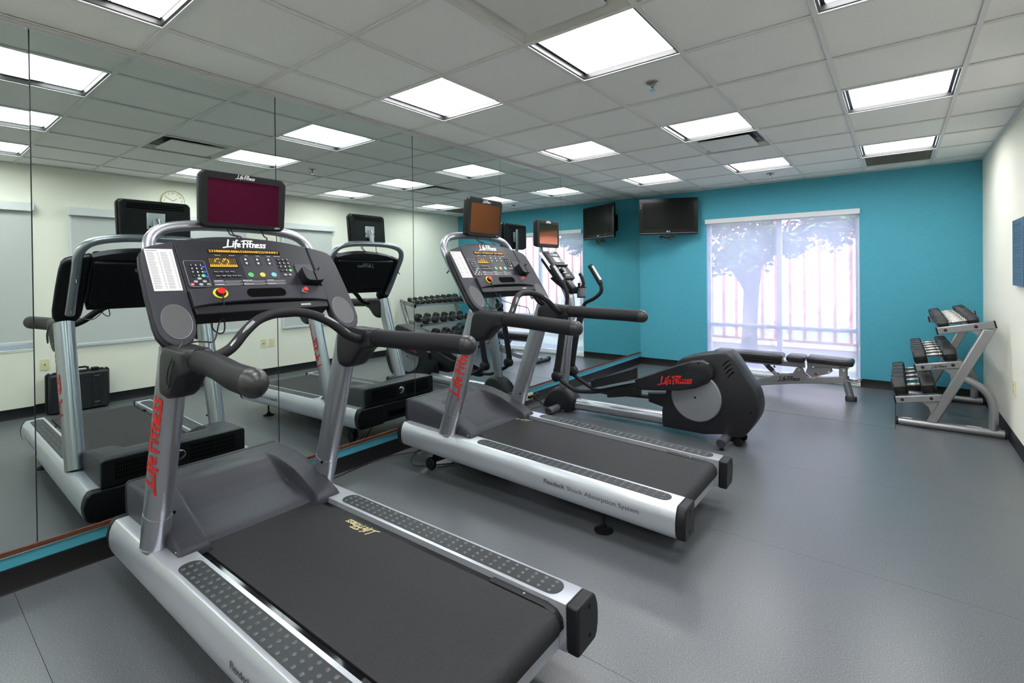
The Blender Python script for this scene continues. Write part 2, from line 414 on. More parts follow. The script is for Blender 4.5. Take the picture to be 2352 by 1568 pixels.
def build_ceiling():
    c = struct('ceiling', Geo().box(-.16, W+.15, YB-.12, D+.15, H+.080, H+.16), 'plenum')
    lights = {(i, j) for i in (-2, 0, 2) for j in (-6, -3, 0, 3, 6)}
    diffs = {(0, -1), (0, 4)}; ret = {(2, 7)}
    for a in range(len(GX)-1):
        for b in range(len(GY)-1):
            i, j = a-3, b-7
            if (i, j) in lights or (i, j) in diffs or (i, j) in ret: continue
            mk('ceiling_tile', Geo().box(GX[a]+.003, GX[a+1]-.003, GY[b]+.003, GY[b+1]-.003, H+.008, H+.020), 'tile', c, smoothed=False)
    for x in GX[1:-1]:
        mk('grid_bar', Geo().box(x-.012, x+.012, YB, D, H, H+.006), 'grid_bar', c, smoothed=False)
    for y in GY[1:-1]:
        for a in range(len(GX)-1):
            mk('grid_bar', Geo().box(GX[a]+(.012 if a else 0), GX[a+1]-(.012 if a < len(GX)-2 else 0), y-.012, y+.012, H, H+.006), 'grid_bar', c, smoothed=False)
    mk('wall_angle', Geo().box(0, .02, YB, D, H-.001, H+.004).box(W-.02, W, YB, D, H-.001, H+.004).box(.02, W-.02, D-.02, D, H-.001, H+.004), 'grid_bar', c, smoothed=False)
    # lights
    where = {-2: 'in the mirror-side row', 0: 'in the middle row', 2: 'in the window-wall row'}
    near = {-6: 'nearest the back wall', -3: 'second from the back wall', 0: 'level with the treadmills', 3: 'level with the elliptical trainer', 6: 'nearest the teal wall'}
    first = None
    for (i, j) in sorted(lights):
        xa, xb = GX[i+3]+.012, GX[i+4]-.012; ya, yb = 2.0603+j*.6096+.012, 2.0603+(j+1)*.6096-.012
        t = thing('ceiling_light', 'square ceiling light %s, %s' % (where[i], near[j]), 'ceiling light', ((xa+xb)/2, (ya+yb)/2, H), 'recessed ceiling lights')
        z1 = H+.040; e0 = .028
        g = Geo().box(xa-.006, xa+.012, ya-.006, yb+.006, H+.0065, z1).box(xb-.012, xb+.006, ya-.006, yb+.006, H+.0065, z1).box(xa+.012, xb-.012, ya-.006, ya+.012, H+.0065, z1).box(xa+.012, xb-.012, yb-.012, yb+.006, H+.0065, z1)
        mk('frame', g, 'troffer_black', t, smoothed=False)
        for ra, rb in ((xa+.012, xa+e0), (xb-e0, xb-.012)): mk('side_reveal', Geo().box(ra, rb, ya+.012, yb-.012, z1-.008, z1-.004), 'troffer_black', t, smoothed=False)
        mk('backing', Geo().box(xa+.012, xb-.012, ya+.012, yb-.012, z1-.004, z1+.03), 'lens_line', t, smoothed=False)
        e = .030; ey = .018; wx = (xb-xa-2*e)/3; wy = (yb-ya-2*ey)/3
        for p in range(3):
            for r in range(3):
                m = 'lens_dim' if (i, j) == (-2, -3) and r == 1 else 'lens'
                mk('lens_cell', Geo().box(xa+e+p*wx+.0022, xa+e+(p+1)*wx-.0022, ya+ey+r*wy+.0022, ya+ey+(r+1)*wy-.0022, z1-.010, z1-.004), m, t, smoothed=False)
    # supply diffusers
    for (i, j), lab in (((0, -1), 'plain square plaque air diffuser beside the light over the treadmills'), ((0, 4), 'square plaque air diffuser with dark slot, next to the light by the elliptical')):
        xa, xb = GX[i+3]+.012, GX[i+4]-.012; ya, yb = 2.0603+j*.6096+.012, 2.0603+(j+1)*.6096-.012
        t = thing('air_diffuser', lab, 'air vent', ((xa+xb)/2, (ya+yb)/2, H))
        mk('frame', Geo().add([(xa-.006, ya-.006, H+.007), (xb+.006, ya-.006, H+.007), (xb+.006, yb+.006, H+.007), (xa-.006, yb+.006, H+.007), (xa+.055, ya+.055, H+.05), (xb-.055, ya+.055, H+.05), (xb-.055, yb-.055, H+.05), (xa+.055, yb-.055, H+.05)],
            [(0, 1, 5, 4), (1, 2, 6, 5), (2, 3, 7, 6), (3, 0, 4, 7), (4, 5, 6, 7)]), 'white_paint', t, smoothed=False)
        mk('slot', Geo().box(xa+.052, xb-.052, ya+.052, yb-.052, H+.036, H+.049), 'troffer_black', t, smoothed=False)
        mk('face_panel', Geo().prism(rrect(xa+.080, xb-.080, ya+.080, yb-.080, .02), 'z', H-.004, H+.006), 'white_paint', t, bevel=.004)
        for sx in (-1, 1):
            mk('bracket', Geo().box((xa+xb)/2+sx*.19-.01, (xa+xb)/2+sx*.19+.01, yb-.07, yb-.05, H+.014, H+.04), 'alu', t, smoothed=False)
    i, j = 2, 7
    xa, xb = GX[i+3]+.012, GX[i+4]-.012; ya, yb = 2.0603+j*.6096+.012, 2.0603+(j+1)*.6096-.012
    t = thing('return_grille', 'brown-grey egg-crate return air grille next to the light by the teal wall', 'air vent', ((xa+xb)/2, (ya+yb)/2, H))
    mk('frame', Geo().box(xa-.006, xa+.02, ya-.006, yb+.006, H+.0065, H+.02).box(xb-.02, xb+.006, ya-.006, yb+.006, H+.0065, H+.02).box(xa+.02, xb-.02, ya-.006, ya+.02, H+.0065, H+.02).box(xa+.02, xb-.02, yb-.02, yb+.006, H+.0065, H+.02), 'white_paint', t, smoothed=False)
    mk('backing', Geo().box(xa+.02, xb-.02, ya+.02, yb-.02, H+.022, H+.026), 'plenum', t, smoothed=False)
    g = Geo()
    n = 34
    for k in range(n):
        u = (k+.5)/n
        g.box(xa+.02+u*(xb-xa-.04)-.0022, xa+.02+u*(xb-xa-.04)+.0022, ya+.02, yb-.02, H+.009, H+.021)
        g.box(xa+.02, xb-.02, ya+.02+u*(yb-ya-.04)-.0022, ya+.02+u*(yb-ya-.04)+.0022, H+.009, H+.021)
    mk('egg_crate', g, 'grille', t, smoothed=False, kind='stuff')
    # sprinklers
    for (x, y, lab) in ((1.95, 2.96, 'chrome fire sprinkler in the tile beside the light over the treadmills'), (1.95, 6.60, 'chrome fire sprinkler in the tile closest to the teal wall')):
        t = thing('sprinkler', lab, 'sprinkler', (x, y, H))
        mk('escutcheon', Geo().lathe((x, y, H+.004), [(.0, 0), (.038, 0), (.038, -.006), (.022, -.012), (.0, -.012)], 20), 'brass', t)
        mk('body', Geo().lathe((x, y, H-.008), [(.0, 0), (.010, 0), (.010, -.018), (.006, -.022), (.006, -.034), (0, -.034)], 12), 'brass', t)
        mk('deflector', Geo().lathe((x, y, H-.042), [(.0, 0), (.018, 0), (.018, -.002), (0, -.002)], 14), 'chrome', t)
build_ceiling()

def build_mirrors():
    ys = [YB, -.708, .430, 1.568, 2.706, 3.845, 4.985, 6.124, D-.002]
    lab = ['touching the back wall', 'one short of the near treadmill', 'behind the near treadmill', 'between the two treadmills', 'behind the farther treadmill',
           'between the farther treadmill and the elliptical', 'behind the elliptical trainer', 'meeting the teal wall in the corner']
    for k, (a, b) in enumerate(zip(ys[:-1], ys[1:])):
        cy = (a+b)/2
        tiz, tiy = (-.0033, .0023) if 0 < cy < 3.9 else (0, 0)
        def X(y, z): return tiz*(y-cy)*.6+tiy*(z-1.36)*.6
        p = []
        for x in (-.0115, 0):
            for y in (a+.0022, b-.0022):
                for z in (.186, 2.556):
                    p.append((x+X(y, z), y, z))
        o = mk('mirror_panel', Geo().add(p, [(0, 1, 3, 2), (4, 6, 7, 5), (0, 4, 5, 1), (2, 3, 7, 6), (0, 2, 6, 4), (1, 5, 7, 3)]), 'mirror', smoothed=False)
        o.data.materials.append(MATS['mirror_edge'])
        for pl in o.data.polygons:
            if abs(pl.normal.x) < .5: pl.material_index = 1
        tag(o, 'tall frameless wall mirror panel %s' % lab[k], 'mirror', 'mirror panels along the wall')
build_mirrors()

# ------------------------------------------------------------------ treadmill
CX, CYT = 1.3, 1.09                                    # build position of the treadmill centre line
EU = Vector((.569, 0, -.823)); EN = Vector((.823, 0, .569))
def FR(v, u, h=0): return Vector((.685, CYT+v, 1.565))+EU*u+EN*h      # console plane: v across, u down, h out
def build_treadmill():
    T = thing('treadmill', 'silver and charcoal treadmill', 'treadmill', (CX, CYT, 0), 'treadmills facing the mirror')
    Y = lambda v: CYT+v
    # rails -------------------------------------------------------
    for s in (-1, 1):
        prof = [(.300, .283), (.408, .283), (.417, .280), (.430, .262), (.440, .235), (.4435, .205), (.441, .170), (.432, .140), (.418, .122), (.300, .122)]
        top = [(Y(s*v), z) for v, z in prof]
        mk('side_rail', Geo().prism(top, 'x', .252, 2.262), 'silver_rail', T, ang=30)
        capp = [(Y(s*(v+(.001 if v > .35 else -.001))), z+(.001 if z > .2 else -.002)) for v, z in prof]
        mk('end_cap', Geo().prism(capp, 'x', 2.262, 2.310), 'plastic_dark', T, bevel=.010, seg=3)
        mk('end_cap', Geo().prism([(Y(s*.19), .281), (Y(s*.408), .283), (Y(s*.430), .262), (Y(s*.4435), .205), (Y(s*.432), .14), (Y(s*.415), .12), (Y(s*.19), .12)], 'x', .200, .252), 'plastic_dark', T, bevel=.010, seg=3)
        g = Geo()
        for z in (.255, .158):
            g.lathe((2.3095, Y(s*.376), z), [(0, -.002), (.0065, -.002), (.0065, .0012), (.004, .0012), (.004, -.001), (0, -.001)], 12, 'x')
        mk('cap_screw', g, 'void', T)
        # ribbed foot strip
        st = mk('foot_strip', Geo().prism(rrect(.934, 2.212, Y(s*.359)-.042, Y(s*.359)+.042, .040, 8), 'z', .2825, .2850), 'grip_strip', T, ang=30)
        stud = None
        for k in range(28):
            for r in (-1, 0, 1):
                x, y = .972+k*.04455, Y(s*.359)+r*.0265
                if (k in (0, 27)) and abs(r) == 1 and False: continue
                if stud is None:
                    gg = Geo()
                    rings = []
                    for q in range(4):
                        th = q/3*math.pi/2
                        rings.append([Vector((.0088*math.cos(th)*math.cos(2*math.pi*j/10)+1e-5*math.cos(j), .0088*math.cos(th)*math.sin(2*math.pi*j/10), .0038*math.sin(th))) for j in range(10)])
                    gg.loft(rings, caps=False); gg.f.append(tuple(range(30, 40)))
                    stud = mk('stud', gg, 'stud', None, ang=60); stud.parent = st
                    stud.location = Vector((x, y, .2848))-ORG[T]; first = stud
                else:
                    share(first, st, Vector((x, y, .2848))-ORG[T])
    # lettering on the outer side of the near rail
    fr = plane_fr((1.70, Y(-.4442), .198), (1, 0, 0), (0, 0, -1), (0, -1, 0))
    def frail(sx, t, h=0):
        z = .205-t
        v = .4435-(abs(z-.205)/.08)**2*.012
        return Vector((1.70+sx, Y(-v)-h, z))
    g = Geo(); put_text(g, 'Flexdeck', frail, -.128, .0, .034, .0012, bold=.02, width=.138)
    put_text(g, 'Shock Absorption System', frail, .170, .0, .032, .0012, width=.42)
    mk('rail_lettering', g, 'dark_ink', T, smoothed=False)
    # deck, belt, roller -----------------------------------------
    mk('deck', Geo().box(.60, 2.19, Y(-.302), Y(.302), .215, .2585), 'deck', T, bevel=.003)
    b = Geo(); prof = [(.42, .2655), (2.214, .2655)]
    for k in range(1, 13):
        t = math.pi*k/12; prof.append((2.214+.047*math.sin(t), .2185+.047*math.cos(t)))
    prof += [(.42, .1715)]
    b.prism(prof, 'y', Y(-.262), Y(.266))
    mk('belt', b, 'belt', T, ang=40)
    mk('rear_roller', Geo().cyl((2.214, Y(-.296), .2185), (2.214, Y(.296), .2185), .040, n=18), 'plastic_black', T)
    for s in (-1, 1):
        mk('roller_bracket', Geo().prism([(1.95, .268), (2.19, .268), (2.23, .258), (2.252, .235), (2.255, .20), (1.95, .20)], 'y', Y(s*.272), Y(s*.301)), 'plastic_dark', T, bevel=.003)
        mk('bracket_screw', Geo().lathe((2.10, Y(s*.286), .268), [(0, .0), (.005, .0), (.005, .002), (0, .003)], 10), 'chrome', T)
    mk('rear_crossbar', Geo().box(2.205, 2.235, Y(-.300), Y(.300), .124, .178), 'silver_rail', T, bevel=.003)
    mk('frame_plate', Geo().box(.45, 2.10, Y(-.29), Y(.29), .105, .165), 'plastic_black', T, bevel=.004)
    # motor cover: height field with a scooped middle and two wings ------------
    NX, NV = 60, 48
    xs = [.222+(.868-.222)*i/NX for i in range(NX+1)]
    wing = [(.222, .412), (.232, .432), (.250, .438), (.35, .437), (.45, .430), (.55, .412), (.63, .392), (.70, .368), (.78, .337), (.84, .311), (.858, .300), (.868, .284)]
    scoop = [(.222, .412), (.232, .432), (.250, .438), (.33, .436), (.40, .428), (.43, .420), (.47, .390), (.52, .360), (.58, .332), (.64, .312), (.70, .298), (.76, .289), (.79, .280), (.80, .262), (.868, .258)]
    def ip(tab, x):
        for (a, za), (c, zc) in zip(tab[:-1], tab[1:]):
            if x <= c: return za+(zc-za)*(x-a)/(c-a)
        return tab[-1][1]
    def hz(x, v):
        av = abs(v); t = max(0, min(1, (av-.214-.016*max(0, min(1, (x-.43)/.2)))/.022)); t = t*t*(3-2*t)
        z = ip(scoop, x)*(1-t)+ip(wing, x)*t
        e = max(0, (av-.350)/.015); z -= .012*min(1, e)**2
        if x > .60: z -= 0
        return z
    g = Geo(); vs = []
    vp = [.0, .05, .10, .15, .18, .20, .208, .214, .218, .222, .226, .230, .234, .238, .242, .246, .250, .255, .265, .28, .31, .335, .350, .360, .366]; vv = [-v for v in reversed(vp[1:])]+vp
    for x in xs:
        for v in vv: vs.append((x, Y(v), hz(x, v)))
    n = NV+1; fs = []
    for i in range(NX):
        for j in range(NV): fs.append((i*n+j, i*n+j+1, (i+1)*n+j+1, (i+1)*n+j))
    k = len(vs)
    for x in xs: vs.append((x, Y(-.366), .2845)); vs.append((x, Y(.366), .2845))
    for i in range(NX):
        fs.append((i*n, (i+1)*n, k+2*(i+1), k+2*i)); fs.append((i*n+NV, k+2*i+1, k+2*(i+1)+1, (i+1)*n+NV))
    k2 = len(vs)
    for v in vv: vs.append((.222, Y(v), .2845)); vs.append((.868, Y(v), .262))
    for j in range(NV):
        fs.append((j, k2+2*j, k2+2*(j+1), j+1)); fs.append((NX*n+j, NX*n+j+1, k2+2*(j+1)+1, k2+2*j+1))
    g.add(vs, fs)
    mc = mk('motor_cover', g, 'plastic_gray', T, ang=45)
    mk('cover_front', Geo().prism([(Y(-.368), .286), (Y(.368), .286), (Y(.368), .425), (Y(.355), .437), (Y(-.355), .437), (Y(-.368), .425)], 'x', .205, .232), 'plastic_dark', T, bevel=.008, seg=3)
    mk('front_plate', Geo().box(.205, .235, Y(-.192), Y(.192), .13, .279), 'plastic_dark', T, bevel=.004)
    mk('cable_slot', Geo().prism(rrect(Y(-.14), Y(.12), .165, .205, .012), 'x', .2035, .2055), 'void', T)
    g = Geo()
    for r in range(4):
        for q in range(22):
            for s in (-1, 1):
                y = Y(s*(.055+q*.0118)); z = .328+r*.024
                g.box(.2040, .2055, y-.003, y+.003, z-.0085, z+.0085)
    mk('vent_slots', g, 'void', T, smoothed=False, kind='stuff')
    mk('emblem', Geo().lathe((.2045, Y(0), .365), [(0, -.004), (.026, -.004), (.030, -.002), (.030, .001), (0, .001)], 22, 'x'), 'chrome', T)
    g = Geo()
    frc = lambda s_, t, h=0: Vector((.345+t, Y(s_), hz(.345+t, .1)+h))
    put_logo(g, frc, -.13, .012, .26, .0012, w=.16)
    mk('cover_lettering', g, 'console_panel', T, smoothed=False)
    for s in (-1, 1):
        mk('boot_screw', Geo().lathe((.840, Y(s*.366), .297), [(0, -s*.001), (.004, -s*.001), (.004, s*.002), (0, s*.002)], 8, 'y'), 'chrome', T)
        mk('boot_screw', Geo().lathe((.270, Y(s*.366), .300), [(0, -s*.001), (.004, -s*.001), (.004, s*.002), (0, s*.002)], 8, 'y'), 'chrome', T)
    # uprights -----------------------------------------------------------
    ax = lambda z: .669+.315*(z-.283)
    for s in (-1, 1):
        yv = Y(s*.388)
        P = [(ax(z), yv, z) for z in (.283, .42, .6, .8, 1.0, 1.13)]
        up = mk('upright', Geo().tube(P, .064, 28, rb=.050, refv=(1, 0, 0)), 'silver', T, ang=40)
        mk('upright_foot', Geo().loft([[Vector((ax(z)+.066*math.cos(a*.2244), yv+.0515*math.sin(a*.2244), z)) for a in range(28)] for z in (.283, .288)]), 'silver_rail', T)
        mk('upright_sleeve', Geo().tube([(ax(z), yv, z) for z in (.36, .438)], .0652, 28, rb=.0512, refv=(1, 0, 0)), 'silver', T, ang=40)
        mk('sleeve_screw', Geo().cyl((ax(.425)+.03, yv-s*.044, .425), (ax(.425)+.036, yv-s*.052, .425), .006, n=10), 'void', T)
        if s < 0:
            g = Geo()
            def fu(sx, t, h=0):
                z = .56+sx
                y = t*.85-.004      # across, towards the rear
                a = y/.060
                return Vector((ax(z)+(.0675+h)*math.sin(a), yv-(.0503+h)*math.cos(a), z))
            put_logo(g, fu, -.02, .056, .42, .0012, w=.135)
            mk('upright_lettering', g, 'red_ink', T, smoothed=False)
    # console pods --------------------------------------------------------
    for s in (-1, 1):
        o = [(-.305, .0), (-.395, .027), (-.420, .040), (-.434, .066), (-.441, .12), (-.445, .25), (-.446, .40), (-.441, .45), (-.425, .487), (-.40, .510), (-.372, .516), (-.345, .503), (-.322, .476), (-.310, .443), (-.306, .40)]
        o = [(-s*p[0]*1.0, p[1]) for p in o]
        mk('console_pod', Geo().fprism(FR, o, -.016, 0), 'console', T, bevel=.006, seg=3)
        mk('pod_shell', Geo().fprism(FR, [(p[0]+(s*.004 if abs(p[0]) > .33 else 0), p[1]+(.003 if p[1] > .3 else 0)) for p in o], -.048, -.014), 'plastic_dark', T, bevel=.012, seg=3)
        c = [(s*.372+s*.052*math.cos(t)*(1 if True else 1)*(1), .402+.078*math.sin(t)) for t in [2*math.pi*j/28 for j in range(28)]]
        c = [(v+(-s*.0)*(u-.40)*.3, u) for v, u in c]
        mk('cup_recess_rim', Geo().fprism(FR, [(s*.3715+(v-s*.372)*1.025, .4025+(u-.402)*1.02) for v, u in c], -.002, .0006), 'key_grey', T)
        mk('cup_recess', Geo().fprism(FR, c, -.002, .0016), 'speaker', T)
    # centre console ---------------------------------------------------------
    topc = smooth2([(-.3035, .002), (-.20, -.028), (-.07, -.043), (.083, -.038), (.214, -.021), (.302, .002)], 5)
    con = mk('console', Geo().fprism(FR, topc+[(.302, .27), (-.3035, .27)], -.055, -.003), 'console', T, bevel=.004)
    back = Geo().fprism(FR, [(-.30, .02), (.30, .02), (.30, .33), (-.30, .33)], -.085, -.05)
    mk('console_back', back, 'plastic_black', T, bevel=.015, seg=3)
    g = Geo(); frb = lambda s_, t, h=0: FR(-s_, t, -.0852-h)
    put_logo(g, frb, -.09, .085, .19, .0008); mk('back_lettering', g, 'grey_ink', T, smoothed=False)
    mk('console_overlay', Geo().fprism(FR, rrect(-.298, .182, -.010, .245, .02), -.004, .0004), 'console_panel', con)
    mk('console_overlay', Geo().fprism(FR, rrect(-.052, .108, .074, .204, .012), .0002, .0010), 'console_inset', con)
    # lower ledge with tray, stop button
    low = smooth2([(-.303, .262), (-.19, .252), (.0, .247), (.19, .252), (.302, .262)], 4)+smooth2([(.302, .350), (.19, .334), (0, .328), (-.19, .334), (-.303, .350)], 4)
    mk('console_ledge', Geo().fprism(FR, low, -.05, .016), 'console', T, bevel=.006, seg=3)
    mk('console_underside', Geo().fprism(FR, [(-.302, .338), (.300, .338), (.296, .382), (-.298, .382)], -.075, .006), 'plastic_black', T, bevel=.006)
    mk('tray_slot', Geo().fprism(FR, rrect(-.080, .098, .268, .314, .022), .0155, .0170), 'void', con)
    mk('tray_rim', Geo().fprism(FR, rrect(-.083, .101, .265, .317, .0245), .0150, .0164), 'plastic_dark', con)
    mk('stop_plate', Geo().fprism(FR, circ(-.190, .288, .030, 28, .026), .0150, .0182), 'yellow', con, label='yellow ring around the stop button')
    mk('stop_collar', Geo().fprism(FR, circ(-.190, .288, .0205, 24, .0195), .0150, .026), 'plastic_black', con)
    mk('stop_button', Geo().fprism(FR, circ(-.190, .286, .0160, 24), .026, .036), 'red_button', con, bevel=.002)
    mk('jack_collar', Geo().fprism(FR, circ(.192, .290, .0135, 18), .0150, .023), 'key_grey', con)
    mk('jack_button', Geo().fprism(FR, circ(.194, .288, .0125, 18), .023, .033), 'red_button', con, bevel=.003)
    mk('warning_label', Geo().fprism(lambda v, u, h: FR(v, u, h), [(.155, .356), (.205, .356), (.205, .366), (.155, .366)], .0062, .0068), 'key_grey', con)
    # displays
    mk('led_strip', Geo().fprism(FR, rrect(-.184, .148, .036, .062, .003), .0004, .0016), 'led_glass', con)
    mk('led_matrix', Geo().fprism(FR, rrect(-.191, -.071, .088, .143, .003), .0004, .0016), 'led_glass', con)
    g = Geo(); put_logo(g, FR, -.108, .022, .205, .0014, w=.15); mk('console_lettering', g, 'white_ink', con, smoothed=False)
    g = Geo()
    for v, t in ((-.145, 'Calories'), (-.083, 'Distance'), (-.020, 'Time'), (.034, 'Incline'), (.086, 'Speed'), (.127, 'Heart Rate')):
        put_text(g, t, FR, v, .071, .0072, .0012)
    put_text(g, 'TV', FR, -.246, .113, .013, .0012, bold=.01)
    for k, (v, w_) in enumerate(((-.136, .118), (-.018, .10), (.082, .09))):
        put_text(g, ('WARNING!', 'IMPORTANT!', 'CAUTION:')[k], FR, v-w_*.32, .2125, .0075, .0012, bold=.015)
        put_text(g, ('WARNING!', 'IMPORTANT!', 'ATTENTION')[k], FR, v-w_*.32, .2315, .0075, .0012, bold=.015)
    mk('console_print', g, 'white_ink', con, smoothed=False)
    g = Geo()
    for v, w_ in ((-.136, .118), (-.018, .10), (.082, .09)):
        for r in range(6):
            u = .2125+r*.0042+(.002 if r > 2 else 0)
            a = v-w_/2+(w_*.40 if r in (0, 3) else 0); b_ = v+w_/2-(.01 if r in (2, 5) else 0)
            g.fprism(FR, [(a, u), (b_, u), (b_, u+.0013), (a, u+.0013)], .0004, .0010)
    mk('small_print', g, 'grey_ink', con, smoothed=False, kind='stuff')
    # keys -----------------------------------------------------------------
    proto = {}
    def key(v, u, r, m, name='key', ry=None, h=.0035):
        k_ = (r, m, ry)
        if k_ not in proto:
            o = mk(name, Geo().fprism(lambda a, b_, c_: EN*c_+EU*b_+Vector((0, a, 0)), circ(0, 0, r, 12, ry), 0, h), m, None, ang=50)
            o.parent = con; o.location = FR(v, u)-ORG[T]; proto[k_] = o
        else:
            share(proto[k_], con, FR(v, u)-ORG[T], name)
    g = Geo(); digs = ['1', '2', '3', '4', '5', '6', '7', '8', '9', '-', '0', '']
    for n_ in range(12):
        r, c_ = divmod(n_, 3)
        v, u = -.2655+c_*.0185, .130+r*.0185
        last = n_ == 11
        key(v, u, .0078, 'green' if last else 'key_black', 'channel_key')
        put_text(g, digs[n_], FR, v, u, .0115, .0042, bold=.01)
    for n_ in range(12):
        r, c_ = divmod(n_, 3)
        v, u = .1275+c_*.0218, .092+r*.0215
        last = n_ == 11
        key(v, u, .0078, 'green' if last else 'key_black', 'number_key')
        put_text(g, digs[n_], FR, v, u, .0115, .0042, bold=.01)
    mk('key_numbers', g, 'white_ink', con, smoothed=False, kind='stuff')
    for r in range(3): key(-.2205+r*.002, .139+r*.026, .0078, 'blue', 'channel_key', .0050)
    g = Geo().fprism(FR, rrect(-.291, -.208, .104, .240, .008), .0003, .0008); mk('key_border', g, 'grey_ink', con)
    mk('key_field', Geo().fprism(FR, rrect(-.2895, -.2095, .1055, .2385, .0075), .0004, .0014), 'console_panel', con)
    for dv, du in ((0, -.015), (0, .015), (-.017, 0), (.017, 0)): key(-.2475+dv, .2155+du, .0085, 'key_grey', 'arrow_key', .0062)
    key(-.2800, .2300, .0068, 'pink', 'power_key'); key(-.2190, .2300, .0072, 'key_grey', 'mute_key', .0045)
    for v in (-.1735, -.1510, -.1285, -.1060): key(v, .165, .0105, 'key_black', 'program_key', .0085)
    for v in (-.1700, -.1475, -.1250, -.1025, -.0810): key(v, .187, .0105, 'key_black', 'program_key', .0085)
    g = Geo()
    for v, t in ((-.1735, 'Manual'), (-.1510, 'Fat Burn'), (-.1285, 'Cardio'), (-.1060, 'Heart')): put_text(g, t, FR, v, .165, .0062, .0042, width=.016)
    for v, t in ((-.1700, 'Random'), (-.1475, 'Hill'), (-.1250, 'Personal'), (-.1025, 'Fit Test'), (-.0810, 'Sport')): put_text(g, t, FR, v, .187, .0062, .0042, width=.016)
    mk('program_names', g, 'white_ink', con, smoothed=False)
    for v, m, t in ((-.028, 'green', 'Quick'), (.026, 'button_yellow', 'Pause'), (.080, 'button_blue', 'Cool')): key(v, .182, .0125, m, 'start_key')
    g = Geo()
    for v, a, b_ in ((-.028, 'Quick', 'Start'), (.026, 'Pause', ''), (.080, 'Cool', 'Down')):
        put_text(g, a, FR, v, .179 if b_ else .182, .0065, .0042); 
        if b_: put_text(g, b_, FR, v, .186, .0065, .0042)
    mk('start_names', g, 'dark_ink', con, smoothed=False)
    g = Geo(); g2 = Geo()
    for v in (-.029, .025, .079):
        mk('arrow_field', Geo().fprism(FR, rrect(v-.014, v+.014, .079, .130, .006), .0011, .0016), 'console', con)
        g.fprism(FR, [(v-.006, .097), (v, .085), (v+.006, .097)], .0017, .0026); g.fprism(FR, [(v-.006, .111), (v+.006, .111), (v, .123)], .0017, .0026)
    mk('arrow_mark', g, 'white_ink', con, smoothed=False)
    for v in (.137, .160): key(v, .183, .0080, 'key_grey', 'scan_key', .0052)
    # phone holder
    mk('phone_plate', Geo().fprism(FR, rrect(.201, .290, .118, .185, .003), -.003, .0012), 'console_inset', con)
    ph = mk('phone_holder', Geo().fprism(FR, smooth2([(.203, .172), (.222, .168), (.240, .190), (.285, .190), (.297, .168), (.308, .174), (.311, .215), (.298, .246), (.250, .252), (.212, .244), (.203, .21)], 3, True), -.003, .052), 'plastic_dark', T, bevel=.010, seg=3)
    mk('holder_groove', Geo().fprism(FR, [(.254, .196), (.260, .196), (.260, .248), (.254, .248)], .045, .0530), 'void', ph)
    # paper schedule on the near pod
    pp = mk('paper_sheet', Geo().fprism(FR, [(-.420, .047), (-.318, .045), (-.321, .258), (-.421, .258)], .0006, .0016), 'paper', T)
    g = Geo()
    rnd = random.Random(3)
    for c_, (a, b_) in enumerate(((-.415, -.372), (-.366, -.325))):
        for r in range(24):
            u = .064+r*.0078
            g.fprism(FR, [(a, u), (a+(b_-a)*rnd.uniform(.45, .7), u), (a+(b_-a)*.6, u+.0019), (a, u+.0019)], .0016, .0021)
            g.fprism(FR, [(b_-.006, u), (b_, u), (b_, u+.0019), (b_-.006, u+.0019)], .0016, .0021)
    g.fprism(FR, [(-.415, .054), (-.376, .054), (-.376, .057), (-.415, .057)], .0016, .0021)
    mk('paper_print', g, 'ink_line', pp, smoothed=False, kind='stuff')
    # hoop, handrails ------------------------------------------------------------
    half = [(.845, -.375, 1.19), (.755, -.375, 1.322), (.660, -.375, 1.462), (.612, -.374, 1.540), (.590, -.352, 1.593), (.578, -.300, 1.628), (.570, -.200, 1.648), (.567, -.08, 1.655)]
    path = [(x, Y(v), z) for x, v, z in half]+[(x, Y(-v), z) for x, v, z in reversed(half)]
    mk('hoop_bar', Geo().tube(path, .0245, 16, sm=5), 'silver', T, ang=60)
    for s in (-1, 1):
        g = Geo().cyl((.665, Y(s*.375), 1.40), (.640, Y(s*.375), 1.382), .006, n=8).cyl((.80, Y(s*.375), 1.225), (.815, Y(s*.375), 1.195), .006, n=8)
        mk('hoop_bolt', g, 'chrome', T)
        # housing between upright and handrail: side profile lofted across
        prof = smooth2([(.905, 1.130), (.98, 1.150), (1.08, 1.147), (1.165, 1.143), (1.168, 1.10), (1.165, 1.060), (1.118, 1.046), (1.072, 1.006), (1.030, .965), (.985, .948), (.935, .946), (.898, .962), (.888, 1.03)], 3, True)
        cxp, czp = 1.03, 1.06
        rings = []
        for yv_, k_ in ((-.060, .70), (-.056, .88), (-.042, .98), (0, 1.0), (.042, .98), (.056, .88), (.060, .70)):
            rings.append([Vector((cxp+(p[0]-cxp)*k_, Y(s*.386)+yv_*.86, czp+(p[1]-czp)*k_)) for p in prof])
        mk('rail_housing', Geo().loft(rings), 'plastic_dark', T, ang=50)
        hp = [(1.160, .387, 1.102), (1.25, .391, 1.102), (1.36, .402, 1.101), (1.47, .422, 1.100), (1.56, .438, 1.099), (1.64, .445, 1.098), (1.70, .447, 1.097)]
        hp = [(x, Y(s*v), z) for x, v, z in hp]
        mk('handrail', Geo().tube(hp, .0425, 20, rb=.0375, refv=(0, 0, 1), sm=3), 'foam', T, ang=60)
        c0 = Vector(hp[-1]); rings = []
        for q in range(9):
            th = q/8*math.pi/2*.985
            rings.append([c0+Vector((-.012 if q == 0 else .045*math.sin(th), .0385*math.cos(th)*math.cos(2*math.pi*j/20), .0435*math.cos(th)*math.sin(2*math.pi*j/20))) for j in range(20)])
        mk('handrail_cap', Geo().loft(rings), 'grip_cap', T, ang=60)
